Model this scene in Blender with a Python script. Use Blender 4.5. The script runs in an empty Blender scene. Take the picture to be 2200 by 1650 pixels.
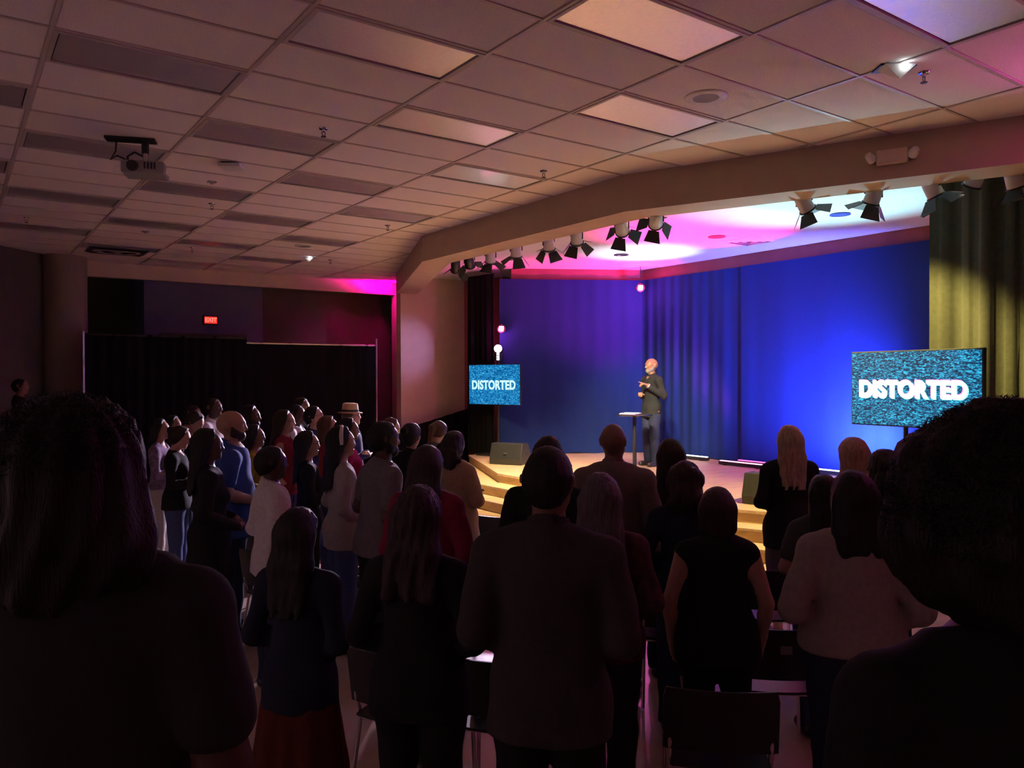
import bpy, bmesh, math, random
import numpy as np
from mathutils import Vector, Matrix, Euler
random.seed(7); RNG = np.random.default_rng(7)
S = bpy.context.scene
COL = S.collection
# ---------------------------------------------------------------- camera (solved from the 2x4 ft ceiling grid)
RIGHT = Vector((0.81346146, -0.58160383, -0.00417691))
DOWN = Vector((-0.00887569, -0.00523268, -0.99994692))
FWD = Vector((0.5815511, 0.81345535, -0.00941872))
CAM = Vector((-0.53925613, -5.03569672, 2.15))
FPX = 1692.12
ZC = 4.3287                      # hall ceiling height
ZS = 0.60                        # stage floor height
cd = bpy.data.cameras.new('camera'); cam = bpy.data.objects.new('camera', cd); COL.objects.link(cam)
cd.sensor_fit = 'HORIZONTAL'; cd.sensor_width = 36.0; cd.lens = FPX*36.0/2200; cd.clip_start = 0.05; cd.clip_end = 100
mw = Matrix.Identity(4)
for r in range(3):
    mw[r][0] = RIGHT[r]; mw[r][1] = -DOWN[r]; mw[r][2] = -FWD[r]; mw[r][3] = CAM[r]
cam.matrix_world = mw
S.camera = cam
# ---------------------------------------------------------------- world and exposure
w = bpy.data.worlds.new('world'); S.world = w; w.use_nodes = True
w.node_tree.nodes['Background'].inputs[0].default_value = (0.02, 0.02, 0.025, 1)
w.node_tree.nodes['Background'].inputs[1].default_value = 0.2
S.view_settings.view_transform = 'Standard'; S.view_settings.look = 'None'
S.view_settings.gamma = 1.0; S.view_settings.use_curve_mapping = False
S.view_settings.exposure = EXPOSURE = 2.28
EMS = 2.0**-EXPOSURE            # lamps and screens are given in display terms
S.cycles.max_bounces = 5; S.cycles.diffuse_bounces = 4; S.cycles.glossy_bounces = 2
S.cycles.use_adaptive_sampling = True; S.cycles.adaptive_threshold = 0.06
S.cycles.transmission_bounces = 3; S.cycles.sample_clamp_indirect = 6.0; S.cycles.use_denoising = True
S.cycles.caustics_reflective = False; S.cycles.caustics_refractive = False

# ---------------------------------------------------------------- pixel -> point helpers (2200x1650 frame)
def ray(x, y): return RIGHT*((x-1100)/FPX) + DOWN*((y-825)/FPX) + FWD
def at_depth(x, y, d): return CAM + ray(x, y)*d
def at_z(x, y, z):
    d = ray(x, y); return CAM + d*((z-CAM.z)/d.z)
def at_plane(x, y, axis, v):
    d = ray(x, y); return CAM + d*((v-CAM[axis])/d[axis])
def to_px(p):
    q = Vector(p)-CAM; z = q.dot(FWD)
    return (1100+FPX*q.dot(RIGHT)/z, 825+FPX*q.dot(DOWN)/z, z)

# ---------------------------------------------------------------- materials
MATS = {}
def mat(name, col, rough=0.6, spec=0.4, metal=0.0, var=0.12, scale=12.0, bump=0.0, bscale=60.0, stretch=None, sheen=0.0):
    if name in MATS: return MATS[name]
    m = bpy.data.materials.new(name); m.use_nodes = True; nt = m.node_tree; N = nt.nodes; L = nt.links
    p = N['Principled BSDF']
    p.inputs['Roughness'].default_value = rough; p.inputs['Specular IOR Level'].default_value = spec
    p.inputs['Metallic'].default_value = metal
    if sheen: p.inputs['Sheen Weight'].default_value = sheen
    tc = N.new('ShaderNodeTexCoord'); mp = N.new('ShaderNodeMapping'); L.new(tc.outputs['Object'], mp.inputs[0])
    if stretch: mp.inputs['Scale'].default_value = stretch
    nz = N.new('ShaderNodeTexNoise'); nz.inputs['Scale'].default_value = scale; nz.inputs['Detail'].default_value = 4
    L.new(mp.outputs[0], nz.inputs['Vector'])
    cr = N.new('ShaderNodeValToRGB'); e = cr.color_ramp.elements
    e[0].position = 0.3; e[1].position = 0.7
    e[0].color = tuple(c*(1-var) for c in col)+(1,); e[1].color = tuple(min(1, c*(1+var)) for c in col)+(1,)
    L.new(nz.outputs['Fac'], cr.inputs[0]); L.new(cr.outputs[0], p.inputs['Base Color'])
    if bump:
        n2 = N.new('ShaderNodeTexNoise'); n2.inputs['Scale'].default_value = bscale; n2.inputs['Detail'].default_value = 3
        L.new(mp.outputs[0], n2.inputs['Vector'])
        b = N.new('ShaderNodeBump'); b.inputs['Strength'].default_value = bump; b.inputs['Distance'].default_value = 0.01
        L.new(n2.outputs['Fac'], b.inputs['Height']); L.new(b.outputs[0], p.inputs['Normal'])
    MATS[name] = m; return m
def emit(name, col, power):
    if name in MATS: return MATS[name]
    m = bpy.data.materials.new(name); m.use_nodes = True; p = m.node_tree.nodes['Principled BSDF']
    p.inputs['Base Color'].default_value = tuple(min(1, c) for c in col)+(1,)
    p.inputs['Emission Color'].default_value = tuple(col)+(1,); p.inputs['Emission Strength'].default_value = power*EMS
    MATS[name] = m; return m

# ---------------------------------------------------------------- mesh building
class MB:
    def __init__(s): s.v = []; s.f = []
    def add(s, vs, fs):
        o = len(s.v); s.v += [tuple(a) for a in vs]; s.f += [tuple(o+i for i in f) for f in fs]; return s
    def box(s, c, d, rz=0.0, rot=None):
        c = Vector(c); R = rot if rot is not None else Matrix.Rotation(rz, 3, 'Z')
        vs = [c + R @ Vector((sx*d[0]/2, sy*d[1]/2, sz*d[2]/2)) for sx in (-1, 1) for sy in (-1, 1) for sz in (-1, 1)]
        return s.add(vs, [(0,1,3,2),(4,6,7,5),(0,4,5,1),(2,3,7,6),(0,2,6,4),(1,5,7,3)])
    def tube(s, pts, r, n=10, caps=True):
        pts = [Vector(p) for p in pts]; rr = r if isinstance(r, (list, tuple)) else [r]*len(pts)
        rings = []; up = None
        for i, p in enumerate(pts):
            t = (pts[min(i+1, len(pts)-1)]-pts[max(i-1, 0)]).normalized()
            if up is None: up = Vector((0, 0, 1)) if abs(t.z) < 0.9 else Vector((1, 0, 0))
            a = t.cross(up).normalized(); b = a.cross(t).normalized(); up = b
            rings.append([p + (a*math.cos(2*math.pi*k/n)+b*math.sin(2*math.pi*k/n))*rr[i] for k in range(n)])
        vs = [q for R in rings for q in R]; fs = []
        for i in range(len(pts)-1):
            for k in range(n):
                fs.append((i*n+k, i*n+(k+1) % n, (i+1)*n+(k+1) % n, (i+1)*n+k))
        if caps: fs += [tuple(range(n-1, -1, -1)), tuple((len(pts)-1)*n+k for k in range(n))]
        return s.add(vs, fs)
    def lathe(s, prof, c=(0, 0, 0), n=24, rot=None):
        c = Vector(c); vs = []; fs = []; m = len(prof)
        for k in range(n):
            a = 2*math.pi*k/n
            for r, z in prof:
                q = Vector((r*math.cos(a), r*math.sin(a), z)); vs.append(c + (rot @ q if rot is not None else q))
        for k in range(n):
            for i in range(m-1): fs.append((k*m+i, ((k+1) % n)*m+i, ((k+1) % n)*m+i+1, k*m+i+1))
        return s.add(vs, fs)
    def prism(s, poly, z0, z1):
        n = len(poly); vs = [(x, y, z0) for x, y in poly]+[(x, y, z1) for x, y in poly]
        fs = [tuple(range(n-1, -1, -1)), tuple(range(n, 2*n))]+[(i, (i+1) % n, n+(i+1) % n, n+i) for i in range(n)]
        return s.add(vs, fs)
    def build(s, name, m, parent=None, smooth=False, bevel=0.0, loc=None, kind=None):
        me = bpy.data.meshes.new(name); me.from_pydata(s.v, [], s.f); me.update()
        bm = bmesh.new(); bm.from_mesh(me); bmesh.ops.recalc_face_normals(bm, faces=bm.faces)
        if bevel: bmesh.ops.bevel(bm, geom=[e for e in bm.edges if e.calc_face_angle(0) > 0.6], offset=bevel, segments=2, profile=0.6, affect='EDGES', clamp_overlap=True)
        bm.to_mesh(me); bm.free()
        if smooth:
            me.polygons.foreach_set('use_smooth', [True]*len(me.polygons)); me.set_sharp_from_angle(angle=math.radians(smooth if smooth is not True else 50))
        return link(name, me, m, parent, kind)
def link(name, me, m, parent=None, kind=None):
    o = bpy.data.objects.new(name, me); COL.objects.link(o)
    if m is not None:
        if len(me.materials) == 0: me.materials.append(m)
    if parent is not None: o.parent = parent
    if kind: o['kind'] = kind
    return o
def tag(o, label, cat, group=None):
    o['label'] = label; o['category'] = cat
    if group: o['group'] = group
    return o
def struct(o, label=None):
    o['kind'] = 'structure'
    if label: o['label'] = label
    return o
def thing(name, label, cat, loc=(0, 0, 0), rz=0.0, group=None, rot=None):
    o = bpy.data.objects.new(name, None); COL.objects.link(o); o.location = loc
    o.rotation_euler = rot if rot is not None else (0, 0, rz); o.empty_display_size = 0.1
    return tag(o, label, cat, group)
def aim(direction):                       # rotation whose -Z points along direction
    return Vector(direction).to_track_quat('-Z', 'Y').to_euler()
def spot(name, loc, direction, col, power, angle, blend=0.4, size=0.05, parent=None):
    l = bpy.data.lights.new(name, 'SPOT'); l.color = col; l.energy = power; l.spot_size = math.radians(angle); l.spot_blend = blend; l.shadow_soft_size = size
    o = bpy.data.objects.new(name, l); COL.objects.link(o); o.location = loc; o.rotation_euler = aim(direction)
    if parent is not None:
        bpy.context.view_layer.update(); o.parent = parent; o.matrix_parent_inverse = parent.matrix_world.inverted()
    return o
def point(name, loc, col, power, size=0.05, parent=None):
    l = bpy.data.lights.new(name, 'POINT'); l.color = col; l.energy = power; l.shadow_soft_size = size
    o = bpy.data.objects.new(name, l); COL.objects.link(o); o.location = loc
    if parent is not None:
        bpy.context.view_layer.update(); o.parent = parent; o.matrix_parent_inverse = parent.matrix_world.inverted()
    return o
ORD = ['first', 'second', 'third', 'fourth', 'fifth', 'sixth', 'seventh', 'eighth', 'ninth', 'tenth', 'eleventh', 'twelfth', 'thirteenth']
# ================================================================ large structure
M_FLOOR = mat('tan linoleum', (0.56, 0.42, 0.34), 0.22, 0.5, var=0.10, scale=3.0, bump=0.03, bscale=25)
M_TILE = mat('mineral fibre tile', (0.88, 0.81, 0.81), 0.95, 0.1, var=0.10, scale=90.0, bump=0.25, bscale=220)
M_TEE = mat('painted steel tee', (0.62, 0.54, 0.53), 0.45, 0.5, var=0.03)
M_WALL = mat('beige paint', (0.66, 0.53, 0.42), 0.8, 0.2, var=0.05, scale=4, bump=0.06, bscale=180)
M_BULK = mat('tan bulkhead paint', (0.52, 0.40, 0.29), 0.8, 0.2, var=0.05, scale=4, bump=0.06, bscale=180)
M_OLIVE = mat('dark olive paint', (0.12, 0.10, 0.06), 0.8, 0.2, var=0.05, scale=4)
M_COLM = mat('shaded beige paint', (0.30, 0.235, 0.20), 0.8, 0.2, var=0.05, scale=4)  # same beige as the walls, with shade put into the colour
M_WALL_BLUE = mat('blue lit wall paint', (0.16, 0.15, 0.24), 0.75, 0.2, var=0.06, scale=4)  # coloured wall segment; the weak bluish light on it is in this colour
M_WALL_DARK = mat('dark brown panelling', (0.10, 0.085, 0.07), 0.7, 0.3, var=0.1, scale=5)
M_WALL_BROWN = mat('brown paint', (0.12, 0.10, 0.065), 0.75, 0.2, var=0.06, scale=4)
M_SCEIL = mat('white stage ceiling plaster', (0.66, 0.66, 0.66), 0.7, 0.2, var=0.03, scale=3, bump=0.04, bscale=150)
M_MAROON = mat('maroon painted wall', (0.30, 0.10, 0.10), 0.7, 0.25, var=0.08, scale=5)
M_WOOD = mat('light maple boards', (0.56, 0.42, 0.26), 0.33, 0.5, var=0.16, scale=3.0, bump=0.03, bscale=40, stretch=(1.0, 9.0, 1.0))
M_WOODR = mat('honey wood riser', (0.50, 0.34, 0.17), 0.5, 0.4, var=0.16, scale=4.0, stretch=(1, 1, 9))
M_BLACK = mat('black drape cloth', (0.009, 0.009, 0.010), 0.95, 0.1, var=0.2, scale=30)
M_CURT = mat('blue backdrop cloth', (0.014, 0.034, 0.15), 0.9, 0.12, var=0.05, scale=14, bump=0.08, bscale=300)
M_LEG = mat('charcoal velour', (0.055, 0.052, 0.033), 0.9, 0.15, var=0.12, scale=20, sheen=0.2)
M_BMETAL = mat('black metal', (0.018, 0.018, 0.02), 0.42, 0.5, var=0.1)
M_BPLAS = mat('black plastic', (0.022, 0.022, 0.024), 0.36, 0.5, var=0.1)
M_WPLAS = mat('white plastic', (0.75, 0.74, 0.72), 0.45, 0.5, var=0.03)
M_CHROME = mat('chrome', (0.75, 0.75, 0.78), 0.14, 0.5, metal=1.0, var=0.03)
M_STEEL = mat('brushed steel', (0.55, 0.55, 0.57), 0.35, 0.5, metal=1.0, var=0.06)
M_GREY = mat('grey plastic', (0.32, 0.31, 0.31), 0.5, 0.4, var=0.06)

struct(MB().box((2.5, 2.5, -0.05), (17.0, 24.0, 0.1)).build('floor', M_FLOOR))
# raised rear deck under the back rows and the photographer
fw = Vector((FWD.x, FWD.y, 0)).normalized(); rt = Vector((RIGHT.x, RIGHT.y, 0)).normalized(); c0 = Vector((CAM.x, CAM.y, 0))
def fr(lat, d): p = c0+rt*lat+fw*d; return (p.x, p.y)
struct(MB().prism([fr(-3, 2.15), fr(3.5, 2.15), fr(3.5, -1.6), fr(-3, -1.6)], 0.0, 0.33).build('floor_rear_deck', M_FLOOR))
# ceiling slab with tiles and tees below it
ROOM = [(-4.2, -7.2), (7.25, -7.2), (7.25, -3.15), (5.42, 1.2), (5.42, 5.67), (7.2, 10.0), (8.4, 11.6), (1.45, 11.6), (-4.2, 5.9)]
def inside(x, y, P=ROOM):
    c = False; n = len(P)
    for i in range(n):
        x1, y1 = P[i]; x2, y2 = P[(i+1) % n]
        if (y1 > y) != (y2 > y) and x < (x2-x1)*(y-y1)/(y2-y1)+x1: c = not c
    return c
ceiling = struct(MB().box((2.5, 2.5, ZC+0.075), (17.0, 24.0, 0.12)).build('ceiling', M_TILE))
U, V = 1.2192, 0.6096
def light_cell(i, j): return (j % 4 == (1 if i % 2 == 0 else 3)) and i <= 3
def in_view(x, y, m=220):
    q = to_px((x, y, ZC))
    return q[2] > 1.0 and -m < q[0] < 2200+m and -m < q[1] < 800
tb = MB()
tx, ty = (U-0.026)/2, (V-0.026)/2
tb.add([(-tx, -ty, 0.004), (tx, -ty, 0.004), (tx, ty, 0.004), (-tx, ty, 0.004), (-tx+.008, -ty+.008, 0), (tx-.008, -ty+.008, 0), (tx-.008, ty-.008, 0), (-tx+.008, ty-.008, 0)],
       [(4, 5, 6, 7), (0, 1, 5, 4), (1, 2, 6, 5), (2, 3, 7, 6), (3, 0, 4, 7)])
tb.add([(-tx, -ty, 0.014), (tx, -ty, 0.014), (tx, ty, 0.014), (-tx, ty, 0.014), (-tx, -ty, 0.004), (tx, -ty, 0.004), (tx, ty, 0.004), (-tx, ty, 0.004)],
       [(0, 1, 2, 3), (0, 4, 5, 1), (1, 5, 6, 2), (2, 6, 7, 3), (3, 7, 4, 0)])
tile_mesh = None; cross_mesh = None; cells = set(); lights_at = []
for i in range(-4, 7):
    for j in range(-9, 20):
        cx, cy = (i+.5)*U, (j+.5)*V
        corners = [(i*U, j*V), ((i+1)*U, j*V), (i*U, (j+1)*V), ((i+1)*U, (j+1)*V)]
        if not any(in_view(*c) for c in corners): continue
        if not any(inside(*c) for c in corners): continue
        cells.add((i, j))
        if light_cell(i, j) and all(inside(*c) for c in corners): lights_at.append((i, j)); continue
        if tile_mesh is None:
            o = tb.build('ceiling_tile', M_TILE, ceiling); tile_mesh = o.data
        else: o = link('ceiling_tile', tile_mesh, None, ceiling)
        o.location = (cx, cy, ZC+0.001)
for (i, j) in cells:
    for jj in (j, j+1):
        if jj == j+1 and (i, j+1) in cells: continue
        if cross_mesh is None:
            o = MB().box((0, 0, 0), (U-0.026, 0.024, 0.012)).build('cross_tee', M_TEE, ceiling); cross_mesh = o.data
        else: o = link('cross_tee', cross_mesh, None, ceiling)
        o.location = ((i+.5)*U, jj*V, ZC+0.001)
for i in range(-4, 8):
    js = [j for (a, j) in cells if a in (i, i-1)]
    if js:
        y0, y1 = min(js)*V, (max(js)+1)*V
        MB().box((i*U, (y0+y1)/2, ZC), (0.024, y1-y0, 0.014)).build('main_runner', M_TEE, ceiling)
# proscenium bulkhead
FR = [(7.25, -3.15), (5.42, 1.2), (5.42, 5.67), (7.2, 10.0)]
BK = [(7.68, -3.0), (5.85, 1.32), (5.85, 5.55), (7.62, 9.85)]
ZB = ZC-0.40
def strip(a, b, z0, z1):
    mb = MB(); n = len(a)
    for i in range(n-1): mb.prism([a[i], a[i+1], b[i+1], b[i]], z0, z1)
    return mb
bulk = MB(); n = len(FR)
vs = [(x, y, z) for z in (ZB, ZC+0.02) for x, y in FR]+[(x, y, z) for z in (ZB, ZC+0.02) for x, y in BK]
fs = []
for i in range(n-1):
    fs += [(i, i+1, n+i+1, n+i), (2*n+i, 3*n+i, 3*n+i+1, 2*n+i+1), (i, 2*n+i, 2*n+i+1, i+1), (n+i, n+i+1, 3*n+i+1, 3*n+i)]
fs += [(0, n, 3*n, 2*n), (n-1, 3*n-1, 4*n-1, 2*n-1)]
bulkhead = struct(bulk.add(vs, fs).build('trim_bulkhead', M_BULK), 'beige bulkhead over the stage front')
# stage ceiling, behind the bulkhead
SC = [(7.68, -3.0), (5.85, 1.32), (5.85, 5.55), (7.62, 9.85), (9.2, 10.4), (11.4, 10.4), (11.4, -3.4), (7.8, -3.4)]
struct(MB().prism(SC, ZC-0.02, ZC+0.03).build('ceiling_stage', M_SCEIL))
# stage back walls
CR = Vector((11.0, 6.47)); CL2 = Vector((8.62, 7.785)); CRR = Vector((11.0, 0.42))
def wall(name, a, b, z0, z1, th, m):
    a = Vector(a); b = Vector(b); d = (b-a).normalized(); nrm = Vector((-d.y, d.x))*th
    return struct(MB().prism([a[:], b[:], (b+nrm)[:], (a+nrm)[:]], z0, z1).build(name, m))
wall('wall_stage_back', CRR, CR, 0, ZC, -0.15, M_MAROON)
wall('wall_stage_left', CR, CL2, 0, ZC, -0.15, M_MAROON)
wall('wall_stage_right', (11.0, 0.42), (8.45, -1.0), 0, ZC, 0.15, M_MAROON)
# stage platform and steps
FT = [(7.95, -1.55), (6.62, 1.5), (6.62, 5.35), (7.85, 8.17)]
def offs(P, d):
    out = []
    for i, p in enumerate(P):
        p = Vector(p); dirs = []
        if i > 0: dirs.append((p-Vector(P[i-1])).normalized())
        if i < len(P)-1: dirs.append((Vector(P[i+1])-p).normalized())
        ns = [Vector((-a.y, a.x)) for a in dirs]; nn = sum(ns, Vector((0, 0))).normalized(); k = 1/max(0.5, nn.dot(ns[0]))
        out.append(tuple(p+nn*d*k))
    return out
stage = struct(MB().prism(FT+[(9.0, 9.2), (11.0, 6.6), (11.0, 0.3), (8.6, -1.7)], 0.0, ZS-0.03).build('floor_stage', M_WOODR), 'stage platform')
# boards of the stage floor
board_w = 0.30; k = 0; deck_poly = FT+[(8.38, 7.97), (11.0, 6.47), (11.0, 0.42), (8.45, -1.0)]
def clip_x(P, y0, y1):
    def cl(P, y, keep_above):
        out = []
        for i in range(len(P)):
            a, b = P[i], P[(i+1) % len(P)]; ia = (a[1] >= y) == keep_above or a[1] == y; ib = (b[1] >= y) == keep_above or b[1] == y
            if ia: out.append(a)
            if ia != ib:
                t = (y-a[1])/(b[1]-a[1]); out.append((a[0]+t*(b[0]-a[0]), y))
        return out
    P = cl(P, y0, True); return cl(P, y1, False) if P else P
y = -1.55
while y < 8.2:
    P = clip_x(deck_poly, y+0.002, y+board_w-0.002)
    if len(P) >= 3: MB().prism(P, ZS-0.03, ZS+random.uniform(-.0012, .0012)).build('floor_board', M_WOOD, stage)
    y += board_w
NST = 3; TR = 0.32; RS = ZS/4
prev = FT
for s in range(1, NST+1):
    cur = offs(FT, TR*s); z = ZS-RS*s
    st = struct(strip(prev, cur, 0.0, z-0.025).build('trim_step_%d' % s, M_WOODR), '%s step below the stage edge' % ORD[s-1])
    for i in range(len(prev)-1):
        a0, a1, b1, b0 = prev[i], prev[i+1], cur[i+1], cur[i]
        da = (Vector(b0)-Vector(a0)).normalized()*0.02; db = (Vector(b1)-Vector(a1)).normalized()*0.02
        MB().prism([a0, a1, tuple(Vector(b1)+db), tuple(Vector(b0)+da)], z-0.025, z).build('tread', M_WOOD, st)
    prev = cur
nose = offs(FT, 0.02)
for i in range(3): MB().prism([FT[i], FT[i+1], nose[i+1], nose[i]], ZS-0.035, ZS).build('nosing', M_WOOD, stage)
# walls of the hall
struct(MB().prism([(7.3, 10.0), (8.9, 10.0), (8.9, 10.2), (7.3, 10.2)], 0, ZC).build('wall_proscenium_left', M_WALL))
struct(MB().prism([(8.9, 10.0), (9.3, 8.9), (9.45, 9.0), (9.05, 10.2)], 0, ZC).build('wall_wing_left', M_MAROON))
struct(MB().prism([(7.25, -3.15), (9.5, -3.15), (9.5, -3.4), (7.25, -3.4)], 0, ZC).build('wall_proscenium_right', M_WALL))
struct(MB().prism([(9.5, -3.4), (9.7, -3.4), (9.7, -0.4), (9.5, -0.4)], 0, ZC).build('wall_wing_right', M_WALL_DARK))
struct(MB().prism([(1.3, 11.5), (8.3, 11.5), (8.3, 11.66), (1.3, 11.66)], ZC-0.27, ZC).build('trim_beam', M_WALL), 'shallow beam under the ceiling along the left wall')
struct(MB().prism([(7.93, 11.44), (8.10, 11.44), (8.10, 11.66), (7.93, 11.66)], 0, ZC-0.27).build('trim_post', M_WALL), 'narrow post under the end of the beam')
struct(MB().prism([(8.1, 11.5), (8.1, 10.2), (8.25, 10.2), (8.25, 11.5)], 0, ZC).build('wall_return_left', M_WALL))
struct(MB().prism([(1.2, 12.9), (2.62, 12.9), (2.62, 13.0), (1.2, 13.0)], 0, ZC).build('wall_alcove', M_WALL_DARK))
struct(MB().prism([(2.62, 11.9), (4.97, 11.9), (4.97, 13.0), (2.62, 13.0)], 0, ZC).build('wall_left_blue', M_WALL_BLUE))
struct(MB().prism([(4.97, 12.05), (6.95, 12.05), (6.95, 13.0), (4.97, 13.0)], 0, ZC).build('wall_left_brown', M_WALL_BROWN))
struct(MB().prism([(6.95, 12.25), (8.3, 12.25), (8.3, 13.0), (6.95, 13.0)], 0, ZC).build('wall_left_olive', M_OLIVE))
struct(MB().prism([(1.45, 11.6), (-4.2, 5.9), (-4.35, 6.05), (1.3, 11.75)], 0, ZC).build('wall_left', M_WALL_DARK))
struct(MB().prism([(-4.2, 5.9), (-4.2, -7.2), (-4.4, -7.2), (-4.4, 5.9)], 0, ZC).build('wall_side', M_WALL))
struct(MB().prism([(-4.4, -7.2), (9.5, -7.2), (9.5, -7.4), (-4.4, -7.4)], 0, ZC).build('wall_rear', M_WALL))
struct(MB().prism([(7.25, -7.2), (7.25, -3.4), (7.45, -3.4), (7.45, -7.2)], 0, ZC).build('wall_right', M_WALL))
struct(MB().lathe([(0.0, 0), (0.36, 0), (0.36, ZC), (0, ZC)], (1.16, 11.08, 0), 32).build('trim_column', M_COLM, smooth=40), 'round beige column by the dark corner')
struct(MB().prism([(-0.6, 9.2), (0.5, 10.3), (1.3, 9.8), (-0.1, 8.4)], 0, 0.34).build('floor_side_riser', M_WALL_DARK), 'low dark riser by the left wall')
door = struct(MB().box((3.75, 11.86, 1.53), (1.72, 0.06, 3.06)).build('door_1', M_WALL_DARK), 'dark double door under the exit sign')
for sx in (-1, 1): MB().box((3.75+sx*.43, 11.815, 1.45), (0.78, 0.03, 2.8)).build('door_leaf', M_WALL_DARK, door)
# ================================================================ curtains and drapes
def curtain(name, path, z0, z1, m, amp=0.05, wave=0.22, seed=0, label=None, cat='curtain', parent=None, group=None, dens=26, sharp=1.0):
    """hanging cloth with pleats along a plan path; closed mesh with real thickness"""
    rs = np.random.default_rng(seed); P = [Vector(p) for p in path]
    L = [0]
    for a, b in zip(P, P[1:]): L.append(L[-1]+(b-a).length)
    n = max(8, int(L[-1]*dens)); nz = 14; ph = rs.uniform(0, 6.28, 4)
    vs = []
    for side in (0, 1):
        for r in range(nz+1):
            t = r/nz; z = z0+(z1-z0)*t
            for k in range(n+1):
                s = L[-1]*k/n; i = max(0, min(len(P)-2, next((q for q in range(len(L)-1) if s <= L[q+1]+1e-6), len(L)-2)))
                d = (P[i+1]-P[i]).normalized(); q = P[i]+d*(s-L[i]); nr = Vector((-d.y, d.x))
                w = math.sin(2*math.pi*s/wave+ph[0]+1.3*math.sin(s*1.7+ph[1])+0.25*math.sin(3*t+s))
                w = math.copysign(abs(w)**sharp, w); w2 = math.sin(2*math.pi*s/(wave*2.7)+ph[2]+0.4*t)
                mod = 0.55+0.45*math.sin(s*0.9+ph[3])
                off = amp*(w*0.6*mod+w2*0.4)*(0.75+0.35*(1-t))+side*0.02
                vs.append((q.x+nr.x*off, q.y+nr.y*off, z+0.012*(1-t)*w2))
    W = n+1; A = W*(nz+1); fs = []
    for r in range(nz):
        for k in range(n):
            a = r*W+k; fs.append((a, a+1, a+W+1, a+W)); fs.append((A+a, A+a+W, A+a+W+1, A+a+1))
    for k in range(n): fs += [(k, A+k, A+k+1, k+1), (nz*W+k, nz*W+k+1, A+nz*W+k+1, A+nz*W+k)]
    for r in range(nz): fs += [(r*W, r*W+W, A+r*W+W, A+r*W), (r*W+n, A+r*W+n, A+r*W+W+n, r*W+W+n)]
    o = MB().add(vs, fs).build(name, m, parent, smooth=70)
    if label: tag(o, label, cat, group)
    return o
ZV = ZC-0.24
curtain('backdrop_curtain', [(10.925, 3.99), (10.93, 0.5)], ZS+0.01, ZV, M_CURT, 0.018, 0.34, 3, 'bright blue lit backdrop curtain behind the right half of the stage', 'curtain')
curtain('backdrop_curtain', [(10.90, 6.50), (10.92, 6.3), (10.955, 3.90)], ZS+0.01, ZV, M_CURT, 0.03, 0.24, 5, 'blue backdrop curtain with soft folds right behind the bald speaker', 'curtain')
curtain('backdrop_curtain', [(8.36, 7.83), (10.90, 6.43)], ZS+0.01, ZV, M_CURT, 0.022, 0.30, 8, 'dim dark blue curtain on the slanted wall left of the speaker', 'curtain')
tag(MB().tube([(10.975, 6.40, ZV-.03), (10.975, 0.5, ZV-.03)], 0.012).build('curtain_rail', M_BMETAL), 'thin rail along the top of the blue backdrop', 'rail')
tag(MB().tube([(8.44, 7.86, ZV-.03), (10.9, 6.505, ZV-.03)], 0.012).build('curtain_rail', M_BMETAL), 'thin rail along the top of the dim left curtain', 'rail')
curtain('stage_leg_curtain', [(8.30, 7.93), (8.22, 8.75)], ZS, ZC-0.12, M_BLACK, 0.05, 0.16, 11, 'black leg curtain hanging behind the smaller left screen', 'curtain')
curtain('stage_leg_curtain', [(8.33, -0.63), (8.26, -2.9)], ZS-0.6, ZC-0.03, M_LEG, 0.13, 0.20, 14, 'charcoal leg curtain lit yellow beside the large right screen', 'curtain', dens=60, sharp=0.45)
# sloping black skirt left of the steps
a, b = Vector((6.95, 9.55)), Vector((8.75, 9.62))
sk = MB()
vs = []
for k in range(19):
    t = k/18; p = a.lerp(b, t); dx = 0.02*math.sin(k*2.1)
    for off in (0, 0.06): vs += [(p.x, p.y+dx+off, 0.0), (p.x, p.y+dx+off, 1.02+0.42*t)]
fs = []
for k in range(18):
    i = 4*k; fs += [(i, i+4, i+5, i+1), (i+2, i+3, i+7, i+6), (i+1, i+5, i+7, i+3), (i, i+2, i+6, i+4)]
fs += [(0, 1, 3, 2), (72, 74, 75, 73)]
tag(sk.add(vs, fs).build('ramp_skirt', M_BLACK), 'black cloth skirt with a sloping top left of the stage steps', 'skirt')
# pipe and drape along the left wall
DP = [at_depth(184, 809, 13.6), at_depth(530, 809, 15.2), at_depth(806, 809, 16.75)]
DP = [Vector((p.x, p.y)) for p in DP]
dz = [2.93, 2.94, 2.91]
for k in range(2):
    lab = ['black drape panel behind the left half of the crowd', 'black drape panel nearest the magenta lit recess'][k]
    t = thing('pipe_drape', lab, 'drape', (0, 0, 0))
    curtain('drape', [DP[k], DP[k+1]], 0.02, dz[k]-(0.0 if k == 0 else 0.1), M_BLACK, 0.035, 0.2, 21+k, parent=t)
    MB().tube([(*DP[k], dz[k]-(0.02 if k == 0 else .12)), (*DP[k+1], dz[k]-(0.02 if k == 0 else .12))], 0.02).build('crossbar', M_STEEL if k else M_BMETAL, t)
    q = DP[k] - (DP[k+1]-DP[k]).normalized()*0.03 if k == 0 else DP[k+1]+(DP[k+1]-DP[k]).normalized()*0.03
    MB().tube([(*q, 0.02), (*q, dz[k]+0.03)], 0.024).build('upright', M_STEEL, t)
    MB().box((*q, 0.012), (0.45, 0.45, 0.02)).build('base_plate', M_BMETAL, t)
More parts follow.
